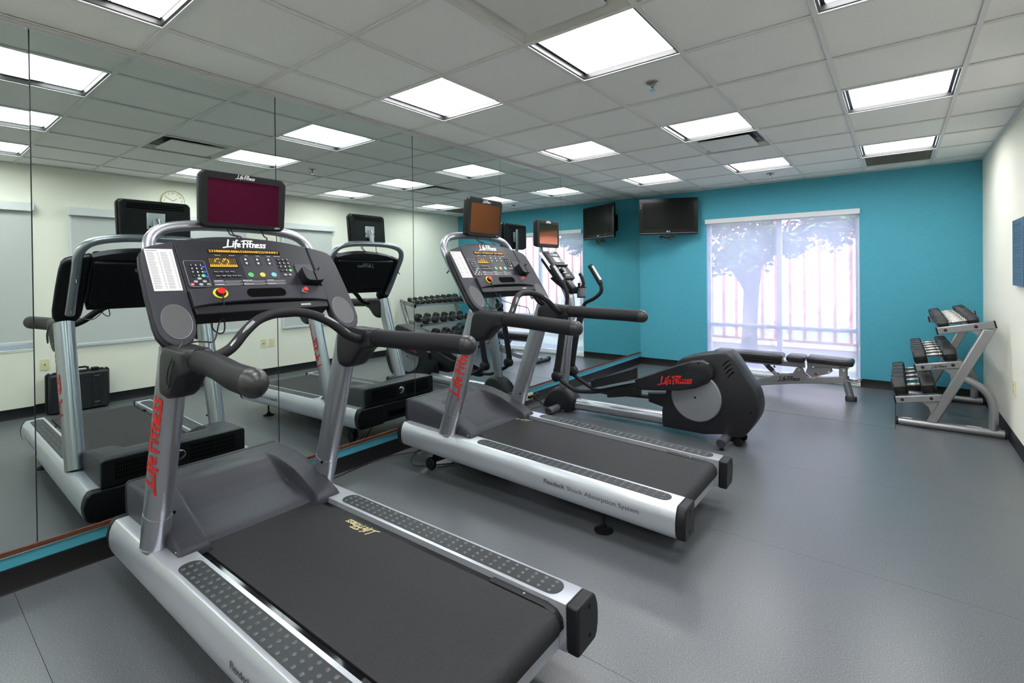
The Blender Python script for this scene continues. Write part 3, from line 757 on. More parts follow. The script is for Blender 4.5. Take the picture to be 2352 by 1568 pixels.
        mk('handrail_ring', Geo().tube([(1.150, Y(s*.387), 1.102), (1.166, Y(s*.3875), 1.102)], .0445, 20, rb=.0395, refv=(0, 0, 1)), 'plastic_black', T)
    half = [(1.105, -.350, 1.098), (1.112, -.310, 1.104), (1.112, -.255, 1.130), (1.092, -.195, 1.185), (1.062, -.130, 1.225), (1.042, -.060, 1.244), (1.038, 0, 1.247)]
    path = [(x, Y(v), z) for x, v, z in half]+[(x, Y(-v), z) for x, v, z in reversed(half[:-1])]
    mk('pulse_bar', Geo().tube(path, .0205, 16, sm=4), 'foam', T, ang=60)
    for s in (-1, 1):
        q = smooth([Vector((1.112, Y(s*.262), 1.126)), Vector((1.092, Y(s*.195), 1.185)), Vector((1.075, Y(s*.158), 1.211))], 4)
        mk('pulse_sensor', Geo().tube([p+Vector((.0085, 0, .0085)) for p in q], .0095, 14, rb=.0095), 'silver_dk', T, ang=60)
    # hoop post for the monitor
    mk('monitor_post', Geo().tube([(.567, CYT+.005, 1.650), (.575, CYT+.005, 1.72), (.597, CYT+.005, 1.775)], .023, 14, sm=3), 'silver', T)
    mk('mount_plate', Geo().box(.592, .600, CYT-.045, CYT+.055, 1.715, 1.820), 'alu', T, bevel=.003)
    return T

def monitor(T, w, h, zc, sw, sh, scr, label, yo=.01):
    """screen unit of a treadmill; tilted a little towards the user"""
    x0, y0 = .662, CYT+yo
    a = math.radians(4)
    def F(s_, t, d=0): return Vector((x0, y0, zc))+Vector((0, 1, 0))*s_+Vector((-math.sin(a), 0, -math.cos(a)))*t+Vector((math.cos(a), 0, -math.sin(a)))*d
    out = rrect(-w/2, w/2, -h/2, h/2, .028, 6)
    out = [(p[0]*(1-.025*(p[1]+h/2)/h), p[1]-(.010*(1-(2*p[0]/w)**2) if p[1] < 0 else -.004*(1-(2*p[0]/w)**2))) for p in out]
    bz = mk('monitor', Geo().fprism(F, out, -.034, 0), 'plastic_black', T, bevel=.008, seg=3, label=label)
    mk('monitor_back', Geo().fprism(F, [(p[0]*.96, p[1]*.95) for p in out], -.062, -.034), 'plastic_black', bz, bevel=.012, seg=3)
    zo = .002+(h-sh)*.02
    mk('screen', Geo().fprism(F, [(-sw/2, -sh/2+zo), (sw/2, -sh/2+zo), (sw/2, sh/2+zo), (-sw/2, sh/2+zo)], -.003, .0006), scr, bz, smoothed=False)
    g = Geo(); put_logo(g, F, -.046, -sh/2+zo-.010, .092, .0012); mk('monitor_lettering', g, 'white_ink', bz, smoothed=False); g = Geo(); put_text(g, 'HDTV', F, w/2-.045, h/2-.014, .010, .0012, bold=.01)
    mk('format_lettering', g, 'white_ink', bz, smoothed=False)
    g = Geo(); Fb = lambda s_, t, d=0: F(s_, t, -.0622-d)
    for r in range(3): g.fprism(Fb, [(-w*.38, -h*.40+r*.013), (w*.38, -h*.40+r*.013), (w*.38, -h*.40+r*.013+.006), (-w*.38, -h*.40+r*.013+.006)], -.0005, .0008)
    mk('vent_slots', g, 'void', bz, smoothed=False)
    g = Geo()
    for s_, t in ((-.040, -.04), (.050, -.04), (-.040, .04), (.050, .04)): g.lathe(F(s_, t+.0, -.069), [(0, 0), (.006, 0), (.006, .005), (0, .005)], 8, 'x')
    mk('mount_bolt', g, 'plastic_black', bz)
    # data leads hanging from the unit behind the console
    for s_, e in ((-.07, -.055), (-.055, -.04), (.09, .085)):
        mk('monitor_lead', Geo().tube([F(s_, h/2-.005, -.03), F(s_+.01, h/2+.028, -.015), Vector((.655, CYT+e+.03, 1.60)), Vector((.64, CYT+e+.035, 1.575))], .0032, 6, sm=4), 'cord', bz)
    return bz
def led_text(con, body, dots, width=.318):
    def F2(v, u, h=0): return FR(v, u, h)
    g = Geo(); put_text(g, body, F2, -.018, .049, .019, .0022, width=width); mk('led_digits', g, 'led_on', con, smoothed=False)
    g = Geo(); gd = Geo()
    for c in range(15):
        for r in range(7):
            v, u = -.186+c*.0078, .0925+r*.0070
            (g if dots(c, r) else gd).fprism(F2, [(v-.0027, u-.0024), (v+.0027, u-.0024), (v+.0027, u+.0024), (v-.0027, u+.0024)], .0015, .0022)
    mk('led_pixels', g, 'led_on', con, smoothed=False, kind='stuff')
    mk('unlit_pixels', gd, 'led_dim', con, smoothed=False, kind='stuff')
def undercarriage(T, rot_y, dz):
    """wheels and feet that reach the floor although the machine is inclined"""
    def loc(x, v, z):   # world point -> build coordinates for a root turned by rot_y and lifted by dz
        X, Z = x-CX, z-dz
        c, s = math.cos(-rot_y), math.sin(-rot_y)
        return Vector((CX+X*c+Z*s, CYT+v, -X*s+Z*c))
    for s in (-1, 1):
        w = .044
        c = loc(.455, 0, w)
        mk('transport_wheel', Geo().lathe((c.x, CYT+s*.335-.015, c.z), [(0, .003), (.012, .003), (.014, 0), (w-.004, 0), (w, .004), (w, .026), (w-.004, .030), (.012, .030), (0, .027)], 22, 'y'), 'plastic_black', T)
        mk('wheel_hub', Geo().lathe((c.x, CYT+s*.335-.0165, c.z), [(0, 0), (.013, 0), (.013, .033), (0, .033)], 14, 'y'), 'plastic_dark', T)
        mk('wheel_arm', Geo().prism([(c.x-.02, c.z-.012), (c.x+.26, .125), (c.x+.26, .16), (c.x+.05, .16), (c.x-.02, c.z+.03)], 'y', CYT+s*.30-.012, CYT+s*.30+.012), 'plastic_black', T, bevel=.003)
        f = loc(1.845, 0, 0)
        mk('levelling_foot', Geo().lathe((f.x, CYT+s*.36, f.z), [(0, 0), (.052, 0), (.052, .006), (.03, .014), (.018, .018), (.018, .030), (.008, .034), (.008, max(.06, .135-f.z)), (0, max(.06, .135-f.z))], 20), 'plastic_black', T)
    mk('lift_bar', Geo().box(.60, .66, CYT-.31, CYT+.31, .085, .125), 'plastic_black', T, bevel=.004)

def build_treadmills():
    A = build_treadmill()
    B = copy_tree(A)
    monA = monitor(A, .408, .258, 1.768, .330, .205, 'screen_magenta', 'wide black monitor with a dark magenta screen')
    ORG[B] = ORG[A]
    for o in B.children: ORG[o] = ORG[A]
    conA = [o for o in A.children if o.name.startswith('console') and o.name.split('.')[0] == 'console'][0]
    conB = [o for o in B.children if o.name.split('.')[0] == 'console'][0]
    monitor(B, .385, .280, 1.785, .322, .210, 'screen_brown', 'squarish black monitor with a brown screen', yo=.0)
    led_text(conA, '23388888R8886558000082255RRRR7', lambda c, r: r >= 5 or (c, r) in {(4, 0), (5, 0), (8, 0), (9, 0), (3, 1), (8, 1), (10, 1), (3, 2), (7, 2), (10, 2), (5, 3), (10, 3), (6, 4), (9, 4)})
    led_text(conB, 'SELECT WORKOUT OR PRESS', lambda c, r: r >= 6-(2 if c % 3 == 0 else 0)-(2 if c in (6, 9) else 0))
    # safety cords
    g = Geo(); Y = lambda v: CYT+v
    st = FR(-.190, .290, .034)
    g.tube([st, st+Vector((.006, .004, -.05)), st+Vector((.0, .0, -.10)), st+Vector((-.01, -.01, -.135)), (.93, Y(-.245), 1.145), (.98, Y(-.30), 1.150), (1.02, Y(-.345), 1.158), (1.04, Y(-.39), 1.152), (1.06, Y(-.425), 1.135), (1.05, Y(-.446), 1.08), (1.03, Y(-.4475), 1.02), (1.052, Y(-.4475), 1.005), (1.072, Y(-.447), 1.06), (1.068, Y(-.430), 1.125), (1.04, Y(-.40), 1.158), (.99, Y(-.372), 1.168)], .0030, 6, sm=5)
    g.tube([st+Vector((.0, .0, -.10)), st+Vector((-.005, .01, -.14)), st+Vector((-.02, .012, -.175)), st+Vector((-.03, -.005, -.18)), st+Vector((-.03, -.03, -.15)), st+Vector((-.028, -.018, -.085)), FR(-.205, .37, .0)], .0030, 6, sm=5)
    mk('safety_cord', g, 'cord', A)
    g = Geo(); st = FR(-.190, .290, .034)
    g.tube([st, st+Vector((.01, .015, -.06)), st+Vector((.03, .03, -.11)), st+Vector((.06, .06, -.15)), (1.06, Y(-.10), 1.165), (1.10, Y(-.06), 1.15), (1.11, Y(-.05), 1.11)], .0030, 6, sm=5)
    g.tube([FR(-.255, .372, -.02), (.90, Y(-.25), 1.18), (.93, Y(-.22), 1.145), (.95, Y(-.17), 1.16), (.93, Y(-.15), 1.24)], .0030, 6, sm=5)
    mk('safety_cord', g, 'cord', B); g = Geo()
    g.tube([(.985, Y(-.385), 1.166), (1.02, Y(-.355), 1.158), (1.06, Y(-.332), 1.12), (1.08, Y(-.328), 1.10)], .0030, 6, sm=5)
    mk('safety_cord', g, 'cord', B)
    for R_, (x, v, L) in ((A, (1.330, .252, .215)), (B, (.925, .252, .210))):
        g = Geo(); put_logo(g, plane_fr((x, Y(v), .2660), (-1, 0, 0), (0, 1, 0), (0, 0, 1)), .0, .0, L, .0008)
        mk('belt_lettering', g, 'gold_ink', R_, smoothed=False)
    yaw1, p1 = .012, -.0075
    yaw2, p2 = yaw1-.0087, p1+.035
    A.rotation_euler = (0, p1, yaw1)
    # where the measured movement of the second machine takes the root
    c = Vector((1.3, 1.0, .2)); d = Vector((.0322, 1.6789, .018))
    Rm = Matrix.Rotation(-.0087, 3, 'Z') @ Matrix.Rotation(.035, 3, 'Y')
    B.location = Rm @ (Vector((CX, CYT, 0))-c)+c+d
    B.rotation_euler = (0, p2, yaw2)
    undercarriage(A, p1, 0.0); 
    undercarriage(B, p2, B.location.z)
    A['label'] = 'silver and charcoal treadmill with a wide magenta-dark monitor, beside the room door end'
    A['label'] = 'silver and charcoal treadmill with a wide dark magenta monitor and white schedule sheet'
    B['label'] = 'silver and charcoal treadmill with a squarish brown monitor, next to the elliptical trainer'
    return A, B
TA, TB = build_treadmills()

# ------------------------------------------------------------------ elliptical trainer
def build_elliptical():
    yc = 4.315
    E = thing('elliptical_trainer', 'charcoal elliptical trainer with silver disc, between the farther treadmill and the flat bench', 'elliptical', (1.2, yc, 0))
    # rear shroud: outline lofted across its width
    o = [(1.517, .057), (1.511, .19), (1.549, .37), (1.60, .52), (1.668, .656), (1.76, .693), (1.869, .722), (1.97, .742), (2.051, .752), (2.10, .715), (2.145, .645), (2.187, .576), (2.232, .512), (2.270, .445), (2.288, .356), (2.284, .285), (2.262, .222), (2.195, .112), (2.130, .074), (2.008, .080), (1.863, .054)]
    o = smooth2(o[:3], 2)[:-1]+[o[2]]+smooth2(o[2:9], 3)[1:]+smooth2(o[8:19], 3)[1:]+o[19:]
    cx, cz = 1.90, .38; rings = []
    for dy, k in ((-.128, .935), (-.120, .985), (-.105, 1.0), (.105, 1.0), (.120, .985), (.128, .935)):
        rings.append([Vector((cx+(x-cx)*k, yc+dy, cz+(z-cz)*k)) for x, z in o])
    sh = mk('shroud', Geo().loft(rings), 'plastic_dark', E, ang=28)
    for s in (-1, 1):
        g = Geo().lathe((1.813, yc+s*.128, .363), [(0, s*.030), (.120, s*.030), (.196, s*.022), (.205, s*.014), (.205, -s*.02), (0, -s*.02)], 48, 'y')
        mk('crank_disc', g, 'silver_dk', E, ang=20)
        mk('disc_bolt', Geo().lathe((1.813, yc+s*.158, .363), [(0, -s*.001), (.008, -s*.001), (.008, s*.003), (0, s*.003)], 12, 'y'), 'void', E)
        g = Geo()
        for k in range(4):
            a = Vector((2.035+k*.012, yc+s*.1285, .700-k*.030)); b = Vector((2.075+k*.018, yc+s*.124, .690-k*.042))
            pts = [(a.x-.012, a.z-.055), (a.x+.012, a.z-.022), (a.x+.042, a.z-.002), (a.x+.044, a.z-.008), (a.x+.018, a.z-.030), (a.x-.008, a.z-.060)]
            g.prism(pts, 'y', yc+s*.121, yc+s*.1292)
        mk('vent_slot', g, 'void', sh)
        g = Geo()
        for x, z in ((2.10, .60), (2.235, .30), (1.68, .62)): g.lathe((x, yc+s*.1205, z), [(0, 0), (.007, 0), (.007, s*.0085), (0, s*.0085)], 10, 'y')
        mk('shroud_screw', g, 'void', sh)
    # pedal arm covers, pedals, link tubes, levers: near side up, far side down
    for s, arm, ped, link, lever in (
        (-1, [(1.313, .462), (1.328, .375), (1.50, .392), (1.711, .420), (1.84, .455), (1.927, .503), (1.972, .560), (1.974, .616), (1.945, .668), (1.890, .688), (1.80, .672), (1.699, .634), (1.56, .575), (1.422, .511)],
         None, [(.463, .392), (.54, .338), (.640, .288), (.705, .274), (.80, .280), (.95, .305), (1.15, .365), (1.34, .420)], None),
        (1, [(1.262, .262), (1.269, .177), (1.42, .146), (1.60, .150), (1.76, .18), (1.80, .24), (1.77, .30), (1.66, .325), (1.43, .286)],
         None, [(.424, .378), (.45, .335), (.56, .275), (.66, .225), (.74, .205), (.90, .200), (1.10, .214), (1.30, .222)], None)):
        y = yc+s*.205
        rings = []
        ax_ = sum(p[0] for p in arm)/len(arm); az_ = sum(p[1] for p in arm)/len(arm)
        for dy, k in ((-.040, .90), (-.034, .97), (-.022, 1.0), (.022, 1.0), (.034, .97), (.040, .90)):
            rings.append([Vector((ax_+(x-ax_)*k, y+dy, az_+(z-az_)*k)) for x, z in arm])
        a = mk('arm_cover', Geo().loft(rings), 'plastic_dark', E, ang=28)
        g = Geo()
        for x, z in (((1.87, .665), (1.90, .515), (1.35, .40), (1.36, .475)) if s < 0 else ((1.70, .30), (1.70, .18))): g.lathe((x, y-.0365 if s < 0 else y+.0365, z), [(0, 0), (.006, 0), (.006, s*.004), (0, s*.004)], 10, 'y')
        mk('cover_screw', g, 'void', a)
        if s < 0:
            g = Geo(); an = math.radians(8)
            put_logo(g, plane_fr((1.655, y-.0405, .508), (math.cos(an), 0, math.sin(an)), (math.sin(an), 0, -math.cos(an)), (0, -1, 0)), -.130, .035, .30, .0012, w=.17)
            mk('arm_lettering', g, 'red_ink', a, smoothed=False)
        mk('link_tube', Geo().tube([(x, yc+s*(.183 if i < 3 else .19), z) for i, (x, z) in enumerate(link)], .020, 14, sm=4), 'foam', E, ang=60)
        # pedal: a shallow tray with raised rim
        px0, px1 = (.862, 1.315) if s < 0 else (.84, 1.19)
        zf = (lambda x: .345+(x-.862)*.305) if s < 0 else (lambda x: .182+(x-.84)*.20)
        yp = yc+s*.185
        base = rrect(px0, px1, yp-.075, yp+.075, .07, 7)
        inner = [((p[0]-(px0+px1)/2)*.955+(px0+px1)/2, (p[1]-yp)*.88+yp) for p in base]
        n = len(base)
        vs = [(x, y_, zf(x)-.018) for x, y_ in base]+[(x, y_, zf(x)+.046+.020*((x-px0)/(px1-px0)-.35)**2*4) for x, y_ in base]+[(x, y_, zf(x)+.046+.020*((x-px0)/(px1-px0)-.35)**2*4) for x, y_ in inner]+[(x, y_, zf(x)-.004) for x, y_ in inner]
        fs = [tuple(range(n))]+[(k*n+i, k*n+(i+1) % n, (k+1)*n+(i+1) % n, (k+1)*n+i) for k in range(3) for i in range(n)]+[tuple(range(4*n-1, 3*n-1, -1))]
        mk('pedal', Geo().add(vs, fs), 'foam', E, ang=35)
        # knuckle joining link and lever
        jx, jz = (.463, .386) if s < 0 else (.424, .378)
        yj = yc+s*.183
        mk('knuckle', Geo().lathe((jx+.01, yj, jz), [(0, -.036), (.045, -.036), (.052, -.028), (.052, .028), (.045, .036), (0, .036)], 22, 'y').tube([(jx, yj, jz+.02), (jx+.005, yj, jz+.075)], .033, 16), 'plastic_dark', E, ang=50)
        if s < 0:
            lv = [(.472, .440), (.505, .62), (.536, .815), (.575, 1.00), (.592, 1.079), (.602, 1.17), (.600, 1.225), (.575, 1.285), (.559, 1.307)]; gp = [(.559, 1.307), (.425, 1.490)]
        else:
            lv = [(.420, .430), (.448, .60), (.482, .773), (.535, .95), (.563, 1.039), (.590, 1.098), (.690, 1.146), (.755, 1.195), (.778, 1.240), (.768, 1.300)]; gp = [(.768, 1.300), (.646, 1.488)]
        fl = lambda z: yc+s*(.183+.02*max(0, z-1.0))
        low = [p for p in lv if p[1] < 1.06]; upp = [p for p in lv if p[1] > .99]
        mk('lever', Geo().tube([(x, fl(z), z) for x, z in low], .036, 16, rb=.026, refv=(1, 0, 0), sm=3), 'foam', E, ang=60)
        mk('lever_pivot', Geo().lathe((lv[-5][0] if s < 0 else .560, fl(1.03), 1.035), [(0, -.03), (.034, -.03), (.038, -.024), (.038, .024), (.034, .03), (0, .03)], 18, 'y'), 'plastic_dark', E)
        mk('lever_handle', Geo().tube([(x, fl(z), z) for x, z in upp], .019, 14, sm=4), 'foam', E, ang=60)
        g0 = Vector((gp[0][0], fl(1.3), gp[0][1])); g1 = Vector((gp[1][0], fl(1.49), gp[1][1]))
        hg = mk('lever_grip', Geo().tube([g0, g0.lerp(g1, .04), g0.lerp(g1, .5), g0.lerp(g1, .96), g1], .026, 16), 'foam', E, ang=60)
        mk('grip_sensor', Geo().tube([g0.lerp(g1, .12)+Vector((.012, 0, .012)), g0.lerp(g1, .88)+Vector((.012, 0, .012))], .018, 12), 'silver', hg)
    mk('crank_axle', Geo().cyl((1.88, yc-.18, .60), (1.88, yc+.0, .60), .03, n=16).cyl((1.74, yc, .23), (1.74, yc+.18, .23), .03, n=16), 'plastic_dark', E)
    # frame: silver rail, front base, column
    rail = [Vector((0, .056*math.cos(2*math.pi*j/24), .058*math.sin(2*math.pi*j/24))) for j in range(24)]
    mk('base_rail', Geo().loft([[Vector((x, yc, z))+p for p in rail] for x, z in ((.46, .090), (1.60, .105))]), 'silver', E, ang=50)
    prof = [(.205, .02), (.235, .095), (.285, .175), (.355, .232), (.425, .252), (.495, .245), (.560, .20), (.605, .135), (.600, .07), (.565, .022)]
    cx, cz = .41, .12; rings = []
    for dy, k in ((-.092, .72), (-.080, .90), (-.052, 1.0), (.052, 1.0), (.080, .90), (.092, .72)):
        rings.append([Vector((cx+(x-cx)*k, yc+dy, max(.012, cz+(z-cz)*k))) for x, z in prof])
    mk('front_base', Geo().loft(rings), 'plastic_dark', E, ang=40)
    mk('stabilizer', Geo().cyl((.415, yc-.252, .047), (.415, yc+.252, .047), .034, n=20), 'silver', E)
    mk('stabilizer', Geo().cyl((2.045, yc-.265, .062), (2.045, yc+.265, .062), .034, n=20), 'silver', E)
    for x, z in ((.415, .047), (2.045, .062)):
        for s in (-1, 1):
            e = .252 if x < 1 else .265
            mk('stabilizer_cap', Geo().lathe((x, yc+s*e, z), [(0, 0), (.035, 0), (.035, s*.014), (.030, s*.020), (.016, s*.020), (.016, s*.016), (0, s*.016)], 20, 'y'), 'plastic_gray', E)
            mk('levelling_foot', Geo().lathe((x, yc+s*(e-.02), 0), [(0, 0), (.020, 0), (.020, .006), (.007, .010), (.007, z-.02), (0, z-.02)], 14), 'plastic_black', E)
    for s in (-1, 1):
        mk('transport_wheel', Geo().lathe((2.125, yc+s*.085-.014, .034), [(0, .004), (.010, .004), (.012, 0), (.030, 0), (.034, .004), (.034, .024), (.030, .028), (.012, .028), (0, .024)], 20, 'y'), 'plastic_black', E)
        mk('wheel_bracket', Geo().box(2.06, 2.13, yc+s*.064-.006, yc+s*.064+.006, .025, .12), 'plastic_black', E, bevel=.004)
    mk('column', Geo().tube([(.425, yc, .20), (.455, yc, .42), (.480, yc, .64), (.508, yc, .83), (.525, yc, 1.0), (.520, yc, 1.14), (.475, yc, 1.25), (.40, yc, 1.38), (.30, yc, 1.52)], .047, 20, rb=.042, refv=(1, 0, 0), sm=3), 'silver', E, ang=60)
    # console
    eu = Vector((.23, 0, -.28)).normalized(); en = Vector((.28, 0, .23)).normalized()
    K = lambda v, u, h=0: Vector((.282, yc+.01+v, 1.640))+eu*u+en*h
    con = mk('console', Geo().fprism(K, rrect(-.122, .122, -.005, .365, .02), -.05, 0), 'console', E, bevel=.008, seg=3)
    mk('console_back', Geo().fprism(K, rrect(-.11, .11, .02, .36, .03), -.105, -.045), 'plastic_black', E, bevel=.02, seg=3)
    g = Geo(); put_logo(g, K, -.045, .022, .09, .001); mk('console_lettering', g, 'white_ink', con, smoothed=False)
    mk('message_window', Geo().fprism(K, rrect(-.085, .085, .035, .058, .004), -.002, .0012), 'led_glass', con)
    mk('lcd', Geo().fprism(K, rrect(-.04, .05, .082, .145, .004), -.002, .0016), 'lcd_pale', con)
    mk('book_ledge', Geo().fprism(K, rrect(-.115, .115, .190, .206, .005), -.002, .022), 'plastic_black', con, bevel=.003)
    for c_ in range(3):
        for r in range(5):
            mk('key', Geo().fprism(K, circ(-.105+c_*.017, .080+r*.016, .0058, 8), 0, .003), 'key_black', con)
            mk('key', Geo().fprism(K, rrect(.062+c_*.018, .076+c_*.018, .082+r*.014, .092+r*.014, .002, 2), 0, .003), 'key_grey', con)
    for c_ in range(4):
        for r in range(4):
            mk('key', Geo().fprism(K, rrect(-.06+c_*.024, -.042+c_*.024, .222+r*.020, .235+r*.020, .003, 2), 0, .003), ('white_ink', 'key_grey', 'key_black', 'key_grey')[(c_+r) % 4], con)
    for k, m in enumerate(('green', 'button_yellow', 'button_blue')):
        mk('key', Geo().fprism(K, circ(-.03+k*.03, .325, .009, 12), 0, .003), m, con)
    mk('phone_holder', Geo().fprism(K, rrect(-.112, -.075, .255, .305, .01), 0, .045), 'plastic_dark', con, bevel=.006)
    mk('paper_sheet', Geo().fprism(K, [(-.185, .0), (-.128, -.01), (-.128, .21), (-.185, .22)], -.03, -.0285), 'paper', E)
    mk('console_neck', Geo().prism([(.30, 1.36), (.38, 1.30), (.50, 1.22), (.57, 1.20), (.585, 1.26), (.50, 1.345), (.42, 1.42)], 'y', yc-.05, yc+.05), 'plastic_black', E, bevel=.015, seg=3)
    # fixed handles with cup holder
    for s, P in ((-1, [(.53, -.05, 1.235), (.535, -.11, 1.245), (.53, -.125, 1.30), (.525, -.118, 1.35), (.515, -.110, 1.405)]), (1, [(.53, .05, 1.235), (.60, .085, 1.255), (.625, .09, 1.30), (.612, .088, 1.36), (.585, .085, 1.405)])):
        mk('fixed_handle', Geo().tube([(x, yc+v, z) for x, v, z in P], .0165, 14, sm=4), 'foam', E, ang=60)
    cx_, cy_ = .592, yc+.105
    g = Geo().lathe((cx_, cy_, 1.165), [(0, 0), (.040, 0), (.044, .008), (.049, .100), (.045, .100), (.040, .012), (0, .012)], 24)
    mk('cup_holder', g, 'silver_dk', E, ang=40)
    mk('cup_holder_rim', Geo().lathe((cx_, cy_, 1.258), [(.044, 0), (.051, 0), (.051, .010), (.044, .010), (.044, 0)], 24), 'plastic_black', E)
    mk('cup_holder_rim', Geo().lathe((cx_, cy_, 1.158), [(0, 0), (.042, 0), (.045, .012), (0, .012)], 24), 'plastic_black', E)
    mk('remote', Geo().box(.560, .578, cy_-.02, cy_+.012, 1.19, 1.31), 'plastic_black', E, bevel=.004)
    mk('cup_bracket', Geo().box(.50, .56, yc+.03, cy_-.02, 1.20, 1.245), 'plastic_black', E, bevel=.006)
    # monitor
    F = lambda s_, t, d=0: Vector((.250+d, yc+.028+s_, 1.825-t))
    out = rrect(-.205, .205, -.142, .142, .028, 6)
    bz = mk('monitor', Geo().fprism(F, out, -.036, 0), 'plastic_black', E, bevel=.008, seg=3)
    mk('monitor_back', Geo().fprism(F, [(p[0]*.96, p[1]*.95) for p in out], -.066, -.036), 'plastic_black', bz, bevel=.012, seg=3)
    mk('screen', Geo().fprism(F, [(-.168, -.105), (.168, -.105), (.168, .105), (-.168, .105)], -.003, .0006), 'screen_orange', bz, smoothed=False)
    g = Geo(); put_logo(g, F, -.05, -.115, .095, .0012); mk('monitor_lettering', g, 'white_ink', bz, smoothed=False)
    g = Geo(); Fb = lambda s_, t, d=0: F(s_, t, -.0662-d)
    for r in range(3): g.fprism(Fb, [(-.15, -.115+r*.013), (.15, -.115+r*.013), (.15, -.109+r*.013), (-.15, -.109+r*.013)], -.0005, .0008)
    mk('vent_slots', g, 'void', bz, smoothed=False)
    mk('monitor_post', Geo().tube([(.22, yc+.01, 1.60), (.165, yc+.01, 1.66), (.160, yc+.01, 1.90)], .017, 12, sm=3), 'silver', E)
    mk('mount_plate', Geo().box(.170, .184, yc-.03, yc+.055, 1.76, 1.87), 'alu', E, bevel=.003)
build_elliptical()

# ------------------------------------------------------------------ flat bench
def build_bench():
    yc = 6.43
    B = thing('weight_bench', 'adjustable flat bench with black padded cushions, in front of the bright window', 'bench', (2.1, yc, 0))
    def pad(x0, x1, z0, z1, n=6, tilt=0, tap=0):
        g = Geo(); r = .022
        for_ = []
        rings = []
        for x, k in ((x0, .0), (x0+.006, .55), (x0+.02, 1), (x1-.02, 1), (x1-.006, .55), (x1, 0)):
            hw = .130; dz = (x-x0)*tilt
            e = (1-k)*.016
            w = hw-tap*max(0, (x1-x)/(x1-x0)) if tap else hw
            ring = [Vector((x, yc+p[0], p[1]+dz)) for p in rrect(-w+e, w-e, z0+e, z1-e, r-e*.4, 4)]
            rings.append(ring)
        return g.loft(rings)
    mk('back_pad', pad(1.36, 2.105, .385, .452), 'vinyl_black', B, ang=50)
    mk('back_pad_shell', Geo().box(1.38, 2.09, yc-.115, yc+.115, .345, .388), 'plastic_black', B, bevel=.012)
    mk('middle_pad', pad(2.145, 2.330, .385, .453), 'vinyl_black', B, ang=50)
    mk('seat_pad', pad(2.345, 2.775, .392, .458, tilt=-.028), 'vinyl_black', B, ang=50)
    mk('pad_rail', Geo().box(1.45, 2.32, yc-.03, yc+.03, .315, .372), 'rack_silver', B, bevel=.004)
    mk('seat_rail', Geo().box(2.34, 2.72, yc-.028, yc+.028, .335, .392), 'rack_silver', B, bevel=.004)
    bm_ = Geo().prism([(1.30, .02), (1.74, .035), (2.18, .118), (2.40, .150), (2.70, .188), (2.70, .262), (2.40, .222), (2.18, .176), (1.74, .104), (1.30, .085)], 'y', yc-.034, yc+.034)
    mk('main_beam', bm_, 'rack_silver', B, bevel=.006)
    mk('hinge_post', Geo().box(2.64, 2.715, yc-.035, yc+.035, .25, .362), 'rack_silver', B, bevel=.01)
    mk('front_leg', Geo().cyl((2.690, yc, .26), (2.742, yc, .03), .037, n=20), 'rack_silver', B)
    mk('front_foot', Geo().lathe((2.745, yc, 0), [(0, 0), (.052, 0), (.054, .008), (.054, .045), (.049, .052), (0, .052)], 24), 'plastic_gray', B, ang=50)
    for s in (-1, 1):
        mk('gusset_plate', Geo().prism([(1.76, .10), (1.96, .170), (2.03, .205), (2.14, .222), (2.200, .238), (2.225, .295), (2.262, .318), (2.295, .300), (2.312, .250), (2.36, .212), (2.42, .205), (2.40, .195)], 'y', yc+s*.036-.004, yc+s*.036+.004), 'rack_silver', B, bevel=.002)
        mk('pivot_bolt', Geo().lathe((2.258, yc+s*.041, .292), [(0, 0), (.016, 0), (.016, s*.008), (.006, s*.010), (0, s*.008)], 14, 'y'), 'chrome', B)
        mk('pivot_bolt', Geo().lathe((2.035, yc+s*.041, .205), [(0, 0), (.018, 0), (.018, s*.008), (.006, s*.010), (0, s*.008)], 14, 'y'), 'chrome', B)
        mk('seat_bracket', Geo().prism([(2.34, .39), (2.47, .39), (2.47, .372), (2.395, .362), (2.385, .318), (2.44, .335), (2.56, .350), (2.58, .30), (2.52, .265), (2.44, .235), (2.38, .222), (2.325, .262), (2.345, .33)], 'y', yc+s*.030-.004, yc+s*.030+.004), 'rack_silver', B, bevel=.002)
        mk('adjust_bolt', Geo().lathe((2.545, yc+s*.034, .290), [(0, 0), (.015, 0), (.015, s*.010), (.006, s*.012), (0, s*.010)], 14, 'y'), 'chrome', B)
        mk('adjust_bolt', Geo().lathe((2.682, yc+s*.036, .330), [(0, 0), (.014, 0), (.014, s*.008), (0, s*.009)], 14, 'y'), 'chrome', B)
    mk('strut', Geo().cyl((2.02, yc, .21), (1.89, yc, .335), .022, n=14), 'rack_silver', B)
    mk('strut_sleeve', Geo().cyl((1.99, yc, .24), (1.93, yc, .30), .027, n=14), 'plastic_gray', B)
    g = Geo()
    put_logo(g, plane_fr((2.045, yc-.0402, .158), (1, 0, .13), (.13, 0, -1), (0, -1, 0)), .0, .02, .235, .001, w=.16)
    mk('bench_lettering', g, 'black_ink', B, smoothed=False)
    g = Geo().prism([(2.405, .245), (2.445, .245), (2.425, .282)], 'y', yc-.0352, yc-.0342); mk('warning_label', g, 'warn_red', B)
    g = Geo().prism([(1.995, .285), (2.025, .285), (2.01, .320)], 'y', yc-.0252, yc-.0242); mk('warning_label', g, 'warn_red', B)
    mk('lift_handle', Geo().tube([(2.715, yc-.03, .225), (2.76, yc-.06, .212), (2.81, yc-.06, .222), (2.83, yc-.03, .245), (2.83, yc+.03, .245), (2.81, yc+.06, .222), (2.76, yc+.06, .212), (2.715, yc+.03, .225)], .010, 12, sm=4), 'rack_silver', B)
    mk('seat_peg', Geo().cyl((2.72, yc-.06, .365), (2.72, yc+.06, .365), .013, n=14), 'rack_silver', B)
